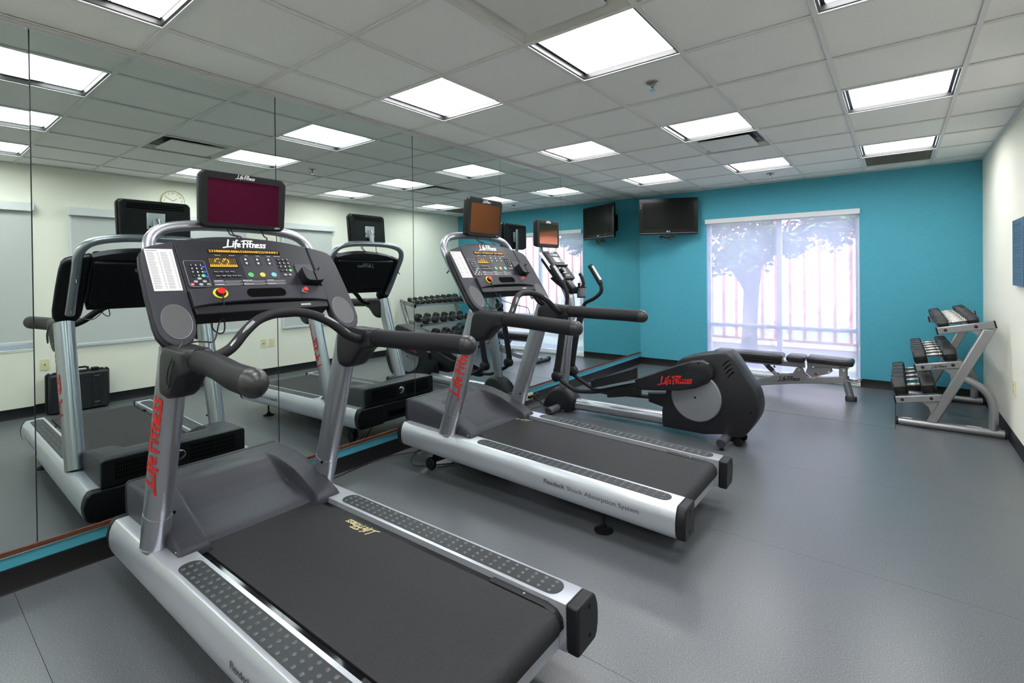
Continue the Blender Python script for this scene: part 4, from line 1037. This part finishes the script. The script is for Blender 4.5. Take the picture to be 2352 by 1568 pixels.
    mk('rear_foot_bar', Geo().cyl((1.33, yc-.22, .035), (1.33, yc+.22, .035), .033, n=18), 'rack_silver', B)
    for s in (-1, 1):
        mk('rear_foot', Geo().lathe((1.33, yc+s*.215, .037), [(0, 0), (.037, 0), (.037, s*.05), (.03, s*.056), (0, s*.056)], 18, 'y'), 'plastic_gray', B)
build_bench()

# ------------------------------------------------------------------ dumbbell rack
def build_rack():
    y0, y1 = 5.70, 7.02
    R = thing('dumbbell_rack', 'three-tier silver dumbbell rack standing in the corner by the teal wall', 'rack', (3.5, 6.36, 0))
    trays = [((3.123, .222), (3.436, .283)), ((3.265, .530), (3.580, .592)), ((3.414, .866), (3.780, .943))]
    for y in (y0, y1):
        mk('base_tube', Geo().tube([(3.142, y, .036), (3.835, y, .036)], .033, 18), 'rack_silver', R)
        mk('tube_cap', Geo().cyl((3.128, y, .036), (3.144, y, .036), .034, n=18), 'plastic_black', R)
        mk('tube_cap', Geo().cyl((3.833, y, .036), (3.846, y, .036), .034, n=18), 'plastic_black', R)
        mk('diagonal_post', Geo().prism([(3.338, .05), (3.412, .05), (3.790, .905), (3.705, .905)], 'y', y-.026, y+.026), 'rack_silver', R, bevel=.012, seg=3)
        P = [(3.590, y, .468), (3.66, y, .430), (3.715, y, .385), (3.752, y, .320), (3.768, y, .235), (3.770, y, .05)]
        mk('rear_leg', Geo().tube(P, .031, 16, rb=.026, refv=(1, 0, .3), sm=4), 'rack_silver', R, ang=60)
        for k, ((xa, za), (xb, zb)) in enumerate(trays):
            t = Vector((xb-xa, 0, zb-za)).normalized(); n_ = Vector((-t.z, 0, t.x))
            a, b = Vector((xa, y, za)), Vector((xb, y, zb)); hh = .030
            q = [a+n_*hh, b+n_*hh, b-n_*hh, a-n_*hh]
            arm = mk('tray_arm', Geo().prism([(p.x, p.z) for p in q], 'y', y-.020, y+.020), 'rack_silver', R, bevel=.006, seg=3)
            e = [a+n_*(hh+.001)-t*.006, a+n_*(hh+.001)+t*.004, a-n_*(hh+.001)+t*.004, a-n_*(hh+.001)-t*.006]
            mk('arm_cap', Geo().prism([(p.x, p.z) for p in e], 'y', y-.021, y+.021), 'plastic_black', arm)
            if k == 2:
                e = [b+n_*(hh+.001)-t*.004, b+n_*(hh+.001)+t*.006, b-n_*(hh+.001)+t*.006, b-n_*(hh+.001)-t*.004]
                mk('arm_cap', Geo().prism([(p.x, p.z) for p in e], 'y', y-.021, y+.021), 'plastic_black', arm)
            for f in ((.16, .80) if k < 2 else (.15, .68)):
                c = a.lerp(b, f)
                for s in (-1, 1):
                    mk('arm_plug', Geo().lathe((c.x, y+s*.020, c.z), [(0, -s*.002), (.013, -s*.002), (.013, s*.002), (0, s*.002)], 16, 'y'), 'plastic_dark', arm)
            # curved gusset under each arm
            pt = a.lerp(b, .52)-n_*hh; 
            zz = pt.z-.105; xx = 3.338+(zz-.05)*.442+.01
            mk('gusset', Geo().prism([(pt.x, pt.z+.004), (pt.x+.03, pt.z-.006), (pt.x+.065, pt.z-.035), (xx-.01, zz+.02), (xx, zz), (xx+.02, zz+.012), (min(xb, xx+.085), pt.z+.018)], 'y', y-.005, y+.005), 'rack_silver', R)
        if y == y0:
            g = Geo(); (xa, za), (xb, zb) = trays[1]
            t = Vector((xb-xa, 0, zb-za)).normalized()
            put_logo(g, plane_fr((xa+.105, y-.0205, za+.020), t, (t.z, 0, -t.x), (0, -1, 0)), 0, .012, .112, .001, w=.15)
            mk('rack_lettering', g, 'black_ink', R, smoothed=False)
    mk('floor_label', Geo().box(3.17, 3.24, y0-.012, y0+.012, .0685, .0696), 'paper', R)
    mk('floor_label', Geo().box(3.60, 3.70, y0-.010, y0+.010, .0685, .0696), 'paper', R)
    saddles = []
    for k, ((xa, za), (xb, zb)) in enumerate(trays):
        a, b = Vector((xa, 0, za)), Vector((xb, 0, zb)); t = (b-a).normalized(); n_ = Vector((-t.z, 0, t.x))
        for f in ((.16, .80) if k < 2 else (.15, .68)):
            c = a.lerp(b, f)
            q = [c+n_*.012-t*.022, c+n_*.020-t*.022, c+n_*.020+t*.022, c+n_*.012+t*.022]
            mk('saddle_rail', Geo().prism([(p.x, p.z) for p in q], 'y', y0+.02, y1-.02).prism([((c-t*.022+n_*.02).x, (c-t*.022+n_*.02).z), ((c-t*.017+n_*.02).x, (c-t*.017+n_*.02).z), ((c-t*.017-n_*.022).x, (c-t*.017-n_*.022).z), ((c-t*.022-n_*.022).x, (c-t*.022-n_*.022).z)], 'y', y0+.02, y1-.02), 'rack_silver', R)
        saddles.append((a, b, t, n_))
    # dumbbells, each a thing of its own
    ordn = ['first', 'second', 'third', 'fourth', 'fifth', 'sixth', 'seventh', 'eighth', 'ninth']
    sizes = [[.090, .088, .086, .084, .082], [.070, .068, .066, .064, .062, .060], [.037, .040, .043, .046, .049, .051, .053, .055, .056]]
    names = ['bottom', 'middle', 'top']
    for k in range(3):
        a, b, t, n_ = saddles[k]
        f0, f1 = (.16, .80) if k < 2 else (.15, .68)
        cen = a.lerp(b, (f0+f1)/2)
        N = len(sizes[k]); span = (y1-.02)-(y0+.03)
        gap = (span-sum(2*r*.97 for r in sizes[k]))/N
        y = y0+.03+gap/2
        for q, r in enumerate(sizes[k]):
            yy = y+r*.97; y += 2*r*.97+gap
            base = cen+n_*.0195+Vector((0, yy, 0))
            L = .056+r*.62; half = (b-a).length*(f1-f0)/2
            T = thing('dumbbell', 'black hex dumbbell with chrome grip, %s from the window-wall side frame end on the %s tier' % (ordn[q], names[k]), 'dumbbell', base, 'hex dumbbells on the rack')
            T['label'] = 'black hex dumbbell on the %s tier, %s from the rack end facing the bench' % (names[k], ordn[q])
            ap = r*math.cos(math.pi/6)
            for s in (-1, 1):
                rings = []
                c0 = base+n_*ap+t*(s*half)
                for e, kk in ((-L/2, .80), (-L/2+.010, 1.0), (L/2-.012, 1.0), (L/2, .72)):
                    c = c0+t*(s*e)
                    rings.append([c+n_*(r*kk*math.sin(math.pi/3*j))+Vector((0, 1, 0))*(r*kk*math.cos(math.pi/3*j)) for j in range(6)])
                mk('weight_head', Geo().loft(rings), 'hex_rubber', T, smoothed=False, bevel=.004)
                mk('head_mark', Geo().add([c0+t*(s*(e))+n_*(ap+.0006)+Vector((0, w_, 0)) for e, w_ in ((-L*.18, -r*.28), (-L*.18, r*.28), (L*.18, r*.28), (L*.18, -r*.28))], [(0, 1, 2, 3)]), 'plastic_gray', T)
            hl = half-L/2+.004; rings = []
            for e, rr in ((-1, .010), (-.80, .010), (-.76, .0165), (-.66, .0165), (-.60, .0115), (-.40, .0150), (0, .0175), (.40, .0150), (.60, .0115), (.66, .0165), (.76, .0165), (.80, .010), (1, .010)):
                c = base+n_*ap+t*(hl*e)
                rings.append([c+n_*(rr*math.sin(2*math.pi*j/12))+Vector((0, 1, 0))*(rr*math.cos(2*math.pi*j/12)) for j in range(12)])
            mk('grip', Geo().loft(rings), 'knurl', T, ang=50)
build_rack()

# ------------------------------------------------------------------ wall television
def build_tv():
    A, B = Vector((.200, 6.788, 0)), Vector((.926, 7.138, 0)); c = (A+B)/2
    es = (B-A).normalized(); en = Vector((es.y, -es.x, 0))          # facing the room
    T = thing('television', 'black flat television hung high in the corner on a swivel bracket', 'television', (c.x, c.y, 2.21))
    w, h = .808, .520
    F = lambda s_, t, d=0: Vector((c.x, c.y, 2.213))+es*s_+Vector((0, 0, -1))*t+en*d
    out = rrect(-w/2, w/2, -h/2, h/2, .012, 4)
    out = [(p[0], p[1]+(.010*(1-(2*p[0]/w)**2) if p[1] > 0 else 0)) for p in out]
    mk('bezel', Geo().fprism(F, out, -.03, 0), 'piano_black', T, bevel=.004)
    mk('rear_case', Geo().fprism(F, rrect(-w*.42, w*.42, -h*.38, h*.40, .03), -.075, -.03), 'plastic_black', T, bevel=.012)
    mk('screen', Geo().fprism(F, [(-.350, -.205), (.350, -.205), (.350, .185), (-.350, .185)], -.002, .0006), 'screen_tv', T, smoothed=False)
    mk('trim_line', Geo().fprism(F, [(-w/2+.004, .236), (w/2-.004, .236), (w/2-.004, .2395), (-w/2+.004, .2395)], -.002, .0016), 'grey_ink', T)
    g = Geo(); put_text(g, 'LG', F, .012, .215, .022, .0012, bold=.01); mk('brand_lettering', g, 'white_ink', T, smoothed=False)
    mk('brand_disc', Geo().fprism(F, circ(-.015, .215, .0085, 14), 0, .0012), 'white_ink', T)
    g = Geo()
    for k in range(3): g.fprism(F, rrect(-.388, -.374, -.180+k*.024, -.172+k*.024, .003, 2), 0, .001)
    mk('sticker', g, 'grey_ink', T)
    mk('wall_plate', Geo().box(.36, .56, D-.02, D-.001, 2.08, 2.34), 'plastic_black', T, bevel=.004)
    mk('swivel_arm', Geo().box(.43, .50, D-.14, D-.015, 2.18, 2.25), 'plastic_black', T, bevel=.006)
    mk('swivel_arm', Geo().tube([(.465, D-.13, 2.215), tuple(F(-.03, 0, -.07))], .028, 12), 'plastic_black', T)
    b = F(-.01, h/2+.01, -.04)
    g = Geo()
    rnd = random.Random(5)
    for s in (-1, 1):
        for k in range(4):
            cx_ = b+es*(s*.055)+Vector((0, 0, -.030-.004*k))
            pts = []
            for j in range(15):
                t = 2*math.pi*j/14
                pts.append(cx_+es*((.052-.006*k)*math.cos(t))+Vector((0, 0, .020*math.sin(t)+.008*math.cos(t)*s))+en*(.012*math.sin(t+k)))
            g.tube(pts, .0045, 6)
    g.tube([F(-.02, h/2-.02, -.03), b+Vector((0, 0, -.02)), b+es*.02+Vector((0, 0, -.05)), b+es*-.03+Vector((0, 0, -.10)), b+es*-.045+Vector((0, 0, -.115))], .0022, 6, sm=4)
    g.tube([F(.03, h/2-.03, -.03), b+es*.05+Vector((0, 0, -.02))], .004, 6)
    mk('cable_bundle', g, 'cord', T)
build_tv()

# ------------------------------------------------------------------ shades
def build_shades():
    x0, x1 = 1.003, 2.794
    S_ = thing('roller_shade', 'translucent white screen roller shade pulled down over the bright window', 'window shade', ((x0+x1)/2, D-.03, 0.066))
    mk('valance', Geo().box(x0-.001, x1+.001, D-.060, D-.0005, 2.088, 2.150), 'valance', S_, bevel=.003)
    mk('fabric', Geo().box(x0+.012, x1-.022, D-.0205, D-.0195, .085, 2.10), 'screen_shade', S_, smoothed=False)
    mk('bottom_bar', Geo().box(x0+.012, x1-.022, D-.027, D-.013, .066, .086), 'win_frame', S_, bevel=.003)
    g = Geo()
    for k in range(90):
        z = 2.085-k*.0175
        if z > .45: g.ell((x1-.010, D-.024, z), .0028, .0028, .0036, 6, 4)
    mk('bead_chain', g, 'alu', S_, kind='stuff')
    mk('chain_tensioner', Geo().box(x1-.018, x1-.002, D-.030, D-.012, .435, .475), 'win_frame', S_, bevel=.003)
    for a, b, zt, zb, lab in ((-.87, .985, 2.185, .755, 'grey roller shade ending above its sill, toward the back wall'),
                              (1.25, 3.12, 2.165, .675, 'grey roller shade on the widest window behind the black case'),
                              (3.575, 4.415, 2.180, .650, 'narrow grey roller shade on the window beside the wall outlets')):
        t = thing('roller_shade', lab, 'window shade', (W-.03, (a+b)/2, zb), 'grey shades on the window wall')
        mk('valance', Geo().box(W-.075, W-.0005, a, b, zt-.085, zt), 'valance', t, bevel=.003)
        mk('fabric', Geo().box(W-.0265, W-.0250, a+.03, b-.03, zb+.02, zt-.06), 'blind_grey', t, smoothed=False)
        mk('bottom_bar', Geo().box(W-.034, W-.018, a+.03, b-.03, zb, zb+.022), 'valance', t, bevel=.003)
        mk('side_channel', Geo().box(W-.030, W-.0005, a+.006, a+.030, zb, zt-.085), 'valance', t, bevel=.002)
build_shades()

# ------------------------------------------------------------------ small wall things
def plate(name, lab, cat, p, axis, kind):
    """wall plate centred at p on wall axis ('x' window wall, 'm' mirror wall)"""
    s = -1 if axis == 'x' else 1
    F = lambda a, t, h=0: Vector((p[0]+s*h, p[1]+a, p[2]-t))
    T = thing(name, lab, cat, p)
    mk('cover_plate', Geo().fprism(F, rrect(-.036, .036, -.058, .058, .005, 3), 0, .006), 'ivory', T, bevel=.002)
    if kind == 'coax':
        mk('coax_jack', Geo().lathe(F(0, 0, .006), [(0, 0), (.0065, 0), (.0065, s*.009), (.002, s*.009), (0, s*.007)], 12, 'x'), 'brass', T)
    else:
        for t in (-.020, .020):
            r = mk('socket', Geo().fprism(F, rrect(-.017, .017, t-.014, t+.014, .008, 4), .004, .0085), 'ivory', T)
            g = Geo().fprism(F, [(-.008, t-.006), (-.0055, t-.006), (-.0055, t+.004), (-.008, t+.004)], .0084, .0090).fprism(F, [(.0055, t-.006), (.008, t-.006), (.008, t+.004), (.0055, t+.004)], .0084, .0090).fprism(F, circ(0, t+.008, .0025, 8), .0084, .0090)
            mk('socket_slots', g, 'void', r)
    return T
plate('coax_plate', 'ivory cable jack plate on the wall above the black case', 'wall plate', (W-.0005, 1.054, .505), 'x', 'coax')
plate('coax_plate', 'ivory cable jack plate beside the double outlet under the narrow shade', 'wall plate', (W-.0005, 3.315, .462), 'x', 'coax')
plate('wall_outlet', 'ivory double outlet beside the cable jack plate', 'outlet', (W-.0005, 3.430, .465), 'x', 'duplex')
plate('wall_outlet', 'ivory double outlet on the wall near the dumbbell rack', 'outlet', (W-.0005, 5.483, .469), 'x', 'duplex')
def build_low_outlet():
    T = thing('power_outlet', 'low outlet on the mirror wall base with black plugs and coiled cords', 'outlet', (.004, 4.30, .085))
    F = lambda a, t, h=0: Vector((.004+h, 4.30+a, .085-t))
    mk('cover_plate', Geo().fprism(F, rrect(-.058, .058, -.036, .036, .005, 3), -.002, .012), 'ivory', T, bevel=.002)
    for a in (-.028, .022):
        mk('plug', Geo().fprism(F, rrect(a-.016, a+.016, -.013, .013, .005, 3), .012, .048), 'plastic_black', T, bevel=.003)
    g = Geo()
    for k in range(5):
        c = Vector((.075, 4.335+.006*k, .085)); pts = []
        for j in range(17):
            t = 2*math.pi*j/16
            pts.append(c+Vector((.010*math.sin(t+k), (.030+.003*k)*math.cos(t), .036*math.sin(t))))
        g.tube(pts, .003, 6)
    g.tube([F(-.028, 0, .048), (.09, 4.28, .10), (.08, 4.33, .05), (.10, 4.40, .006), (.20, 4.36, .005), (.32, 4.33, .006)], .0032, 6, sm=5)
    g.tube([F(.022, 0, .048), (.10, 4.33, .08), (.11, 4.37, .02), (.16, 4.30, .005), (.14, 4.15, .005), (.20, 3.95, .005), (.24, 3.60, .005), (.26, 3.35, .005)], .0035, 6, sm=5)
    mk('power_cord', g, 'cord', T)
build_low_outlet()
def attach(o, root):
    o.parent = root; bpy.context.view_layer.update(); o.matrix_parent_inverse = root.matrix_world.inverted()
attach(mk('power_cord', Geo().tube([(.26, 2.60, .06), (.18, 2.55, .030), (.06, 2.40, .016), (.030, 2.28, .010), (.035, 2.12, .006), (.065, 1.88, .005), (.10, 1.72, .005), (.16, 1.50, .02), (.22, 1.36, .12)], .0045, 8, sm=5), 'cord'), TA)
attach(mk('power_cord', Geo().tube([(.33, 2.52, .13), (.30, 2.44, .075), (.30, 2.40, .030), (.345, 2.40, .010), (.42, 2.46, .008), (.55, 2.60, .008)], .0045, 8, sm=5), 'cord'), TB)

def build_case():
    x0, x1, y0, y1, z1 = 3.655, 3.840, 1.035, 1.560, .425
    T = thing('equipment_case', 'black ribbed hard-shell equipment case standing against the window wall', 'case', ((x0+x1)/2, (y0+y1)/2, 0))
    body = mk('case_front', Geo().box(x0, (x0+x1)/2-.004, y0+.02, y1-.02, .012, z1-.02), 'case_black', T, bevel=.018, seg=3)
    mk('case_rear', Geo().box((x0+x1)/2+.004, x1, y0+.02, y1-.02, .012, z1-.02), 'case_black', T, bevel=.018, seg=3)
    mk('seam_flange', Geo().prism(rrect(y0, y1, 0.0, z1, .035, 5), 'x', (x0+x1)/2-.016, (x0+x1)/2+.016), 'case_black', T, bevel=.004)
    for y in (y0+.125, y1-.125):
        for dy in (-.030, .030):
            mk('rib', Geo().box(x0-.007, x0+.004, y+dy-.006, y+dy+.006, .03, z1-.035), 'case_black', T, bevel=.003)
        mk('panel_line', Geo().box(x0-.0085, x0-.004, y-.022, y+.022, .075, .079).box(x0-.0085, x0-.004, y-.022, y+.022, .355, .359), 'grey_ink', T)
        mk('latch', Geo().box((x0+x1)/2-.045, (x0+x1)/2+.020, y-.030, y+.030, z1-.03, z1+.014), 'plastic_black', T, bevel=.006)
    for y in (y0+.045, y1-.045):
        mk('hasp', Geo().box((x0+x1)/2-.02, (x0+x1)/2+.02, y-.012, y+.012, z1-.012, z1+.003), 'alu', T, bevel=.002)
    yc = (y0+y1)/2
    mk('handle', Geo().tube([((x0+x1)/2, yc-.08, z1-.005), ((x0+x1)/2, yc-.08, z1+.018), ((x0+x1)/2, yc-.06, z1+.026), ((x0+x1)/2, yc+.06, z1+.026), ((x0+x1)/2, yc+.08, z1+.018), ((x0+x1)/2, yc+.08, z1-.005)], .011, 10), 'plastic_black', T)
    mk('name_plate', Geo().box(x0-.0015, x0+.002, yc-.06, yc-.03, .095, .112), 'grey_ink', T)
build_case()

def build_sign():
    y0, y1, z0, z1 = 4.965, 5.383, 1.277, 1.772
    T = thing('wall_sign', 'slate-blue rules sign standing off the cream wall near the rack', 'sign', (W-.02, (y0+y1)/2, (z0+z1)/2))
    mk('sign_panel', Geo().box(W-.024, W-.018, y0, y1, z0, z1), 'sign_blue', T, bevel=.0015)
    for y in (y0+.06, y1-.06):
        for z in (z0+.05, z1-.05): mk('standoff', Geo().cyl((W-.019, y, z), (W-.0005, y, z), .012, n=14), 'alu', T)
    F = lambda s_, t, h=0: Vector((W-.0242-h, (y0+y1)/2-s_, (z0+z1)/2-t))
    mk('sign_title', Geo().fprism(F, [(-.165, -.215), (.10, -.215), (.10, -.195), (-.165, -.195)], 0, .0006), 'sign_ink', T, smoothed=False)
    g = Geo(); rnd = random.Random(11)
    for r in range(17):
        t = -.15+r*.0215
        if r in (4, 8, 13): continue
        g.fprism(F, [(-.165, t), (rnd.uniform(.08, .165), t), (rnd.uniform(.08, .165), t+.008), (-.165, t+.008)], .0, .0006)
    mk('sign_lines', g, 'sign_ink', T, smoothed=False, kind='stuff')
build_sign()

def build_clock():
    p = Vector((W-.0005, 2.235, 2.338))
    F = lambda a, t, h=0: Vector((p.x-h, p.y-a, p.z-t))
    T = thing('wall_clock', 'round cream-faced wall clock above the window shades', 'clock', p)
    mk('rim', Geo().lathe(p, [(0, 0), (.128, 0), (.132, -.012), (.126, -.030), (.118, -.026), (.118, -.012), (0, -.012)], 40, 'x'), 'ivory', T)
    mk('dial', Geo().lathe(p+Vector((-.012, 0, 0)), [(0, 0), (.118, 0), (.118, -.002), (0, -.002)], 40, 'x'), 'clock_face', T)
    g = Geo()
    for k in range(1, 13):
        a = math.radians(30*k); put_text(g, str(k), F, .094*math.sin(a), -.094*math.cos(a), .034, .0146)
    mk('numerals', g, 'dark_ink', T, smoothed=False)
    for ang, L, w_, nm in ((310, .055, .006, 'hour_hand'), (62, .085, .004, 'minute_hand')):
        a = math.radians(ang); d = Vector((math.sin(a), -math.cos(a))); n_ = Vector((-d.y, d.x))
        mk(nm, Geo().fprism(F, [tuple(n_*w_/2), tuple(d*L+n_*w_/4), tuple(d*L-n_*w_/4), tuple(-n_*w_/2)], .0150, .0165), 'black_ink', T)
build_clock()
def build_dispenser():
    p = Vector((W-.0005, 3.36, 1.62))
    T = thing('wipe_dispenser', 'pale wall dispenser between the two window shades', 'dispenser', p)
    mk('case', Geo().box(W-.11, W-.0005, p.y-.085, p.y+.085, p.z-.13, p.z+.11), 'white_paint', T, bevel=.015, seg=3)
    mk('outlet_slot', Geo().box(W-.1115, W-.108, p.y-.05, p.y+.05, p.z-.05, p.z-.025), 'void', T)
    mk('front_label', Geo().box(W-.1115, W-.109, p.y-.05, p.y+.05, p.z+.01, p.z+.07), 'button_blue', T)
build_dispenser()

# ------------------------------------------------------------------ outside the far window
def build_outside():
    struct('ground', Geo().box(-14, 18, D+.15, 26, -.35, -.25), 'ground')
    yF = 12.0
    Fn = thing('fence', 'white board fence with brick-red upright battens outside the window', 'fence', (1.5, yF, -.25))
    xs = [-4.6+k*.27 for k in range(56)]
    for a, b in zip(xs[:-1], xs[1:]):
        if b > 7.6: break
        mk('board', Geo().box(a+.003, b-.003, yF, yF+.03, -.05, 3.6), 'fence_white', Fn, smoothed=False)
    for x in xs:
        if x > 7.6: break
        mk('batten', Geo().box(x-.022, x+.022, yF-.035, yF, -.06, 3.6), 'fence_red', Fn, smoothed=False)
    for z in (-.10, -.24):
        mk('kickboard', Geo().box(-4.7, 7.7, yF-.04, yF+.03, z, z+.035), 'fence_red', Fn, smoothed=False)
    mk('plinth', Geo().box(-4.7, 7.7, yF-.03, yF+.05, -.26, -.09), 'fence_white', Fn, smoothed=False)
    # tree
    tx, ty = 1.09, 9.5
    T = thing('tree', 'leafy broad tree with a forked trunk just outside the window', 'tree', (tx, ty, -.25))
    g = Geo().tube([(tx-.01, ty, -.27), (tx-.02, ty, .1), (tx, ty, .7), (tx+.02, ty+.02, 1.15), (tx+.03, ty+.03, 1.5)], .128, 14, sm=3, radii=[1.35, 1.1, 1.0, .98, 1.02, 1.15, 1.3])
    mk('trunk', g, 'bark', T, ang=60)
    limbs = [[(tx, ty, 1.25), (tx-.22, ty+.05, 1.75), (tx-.55, ty+.1, 2.5), (tx-.9, ty, 3.3)], [(tx+.03, ty, 1.3), (tx+.2, ty, 1.9), (tx+.55, ty-.1, 2.7), (tx+1.0, ty, 3.5)],
             [(tx+.0, ty, 1.4), (tx+.02, ty+.2, 2.2), (tx+.1, ty+.4, 3.4)], [(tx-.02, ty, 1.1), (tx-.16, ty-.05, 1.32), (tx-.5, ty-.15, 1.75), (tx-1.0, ty-.2, 2.0)], [(tx+.04, ty, 1.45), (tx+.6, ty-.1, 1.95), (tx+1.3, ty-.1, 2.5), (tx+1.9, ty, 2.9)]]
    for P in limbs:
        mk('limb', Geo().tube(P, .07, 8, sm=3, radii=[1.2, 1, .9, .75, .6, .5, .4, .3]), 'bark', T, ang=60)
    rnd = random.Random(21); g = Geo()
    def clump(c, r, n):
        for _ in range(n):
            while True:
                d = Vector((rnd.uniform(-1, 1), rnd.uniform(-1, 1), rnd.uniform(-1, 1)))
                if .2 < d.length <= 1: break
            p = Vector(c)+Vector((d.x*r, d.y*r*.8, d.z*r*.8))
            a = Vector((rnd.uniform(-1, 1), rnd.uniform(-1, 1), rnd.uniform(-.9, .3))).normalized()
            b = a.cross(Vector((rnd.uniform(-1, 1), rnd.uniform(-1, 1), rnd.uniform(-1, 1)))).normalized()
            l = rnd.uniform(.045, .085)
            g.add([p-a*l, p+b*l*.42, p+a*l, p-b*l*.42], [(0, 1, 2, 3)])
    for _ in range(185):
        x = rnd.uniform(-2.3, 3.2)
        zlo = 1.38 if x < 1.2 else 1.42+(x-1.2)*.36
        z = zlo+.16+abs(rnd.gauss(0, .85))
        if z > 4.6: continue
        clump((x, ty+rnd.uniform(-.7, .8), z), rnd.uniform(.22, .38), 95)
    mk('foliage', g, 'leaf', T, smoothed=False, kind='stuff')
build_outside()
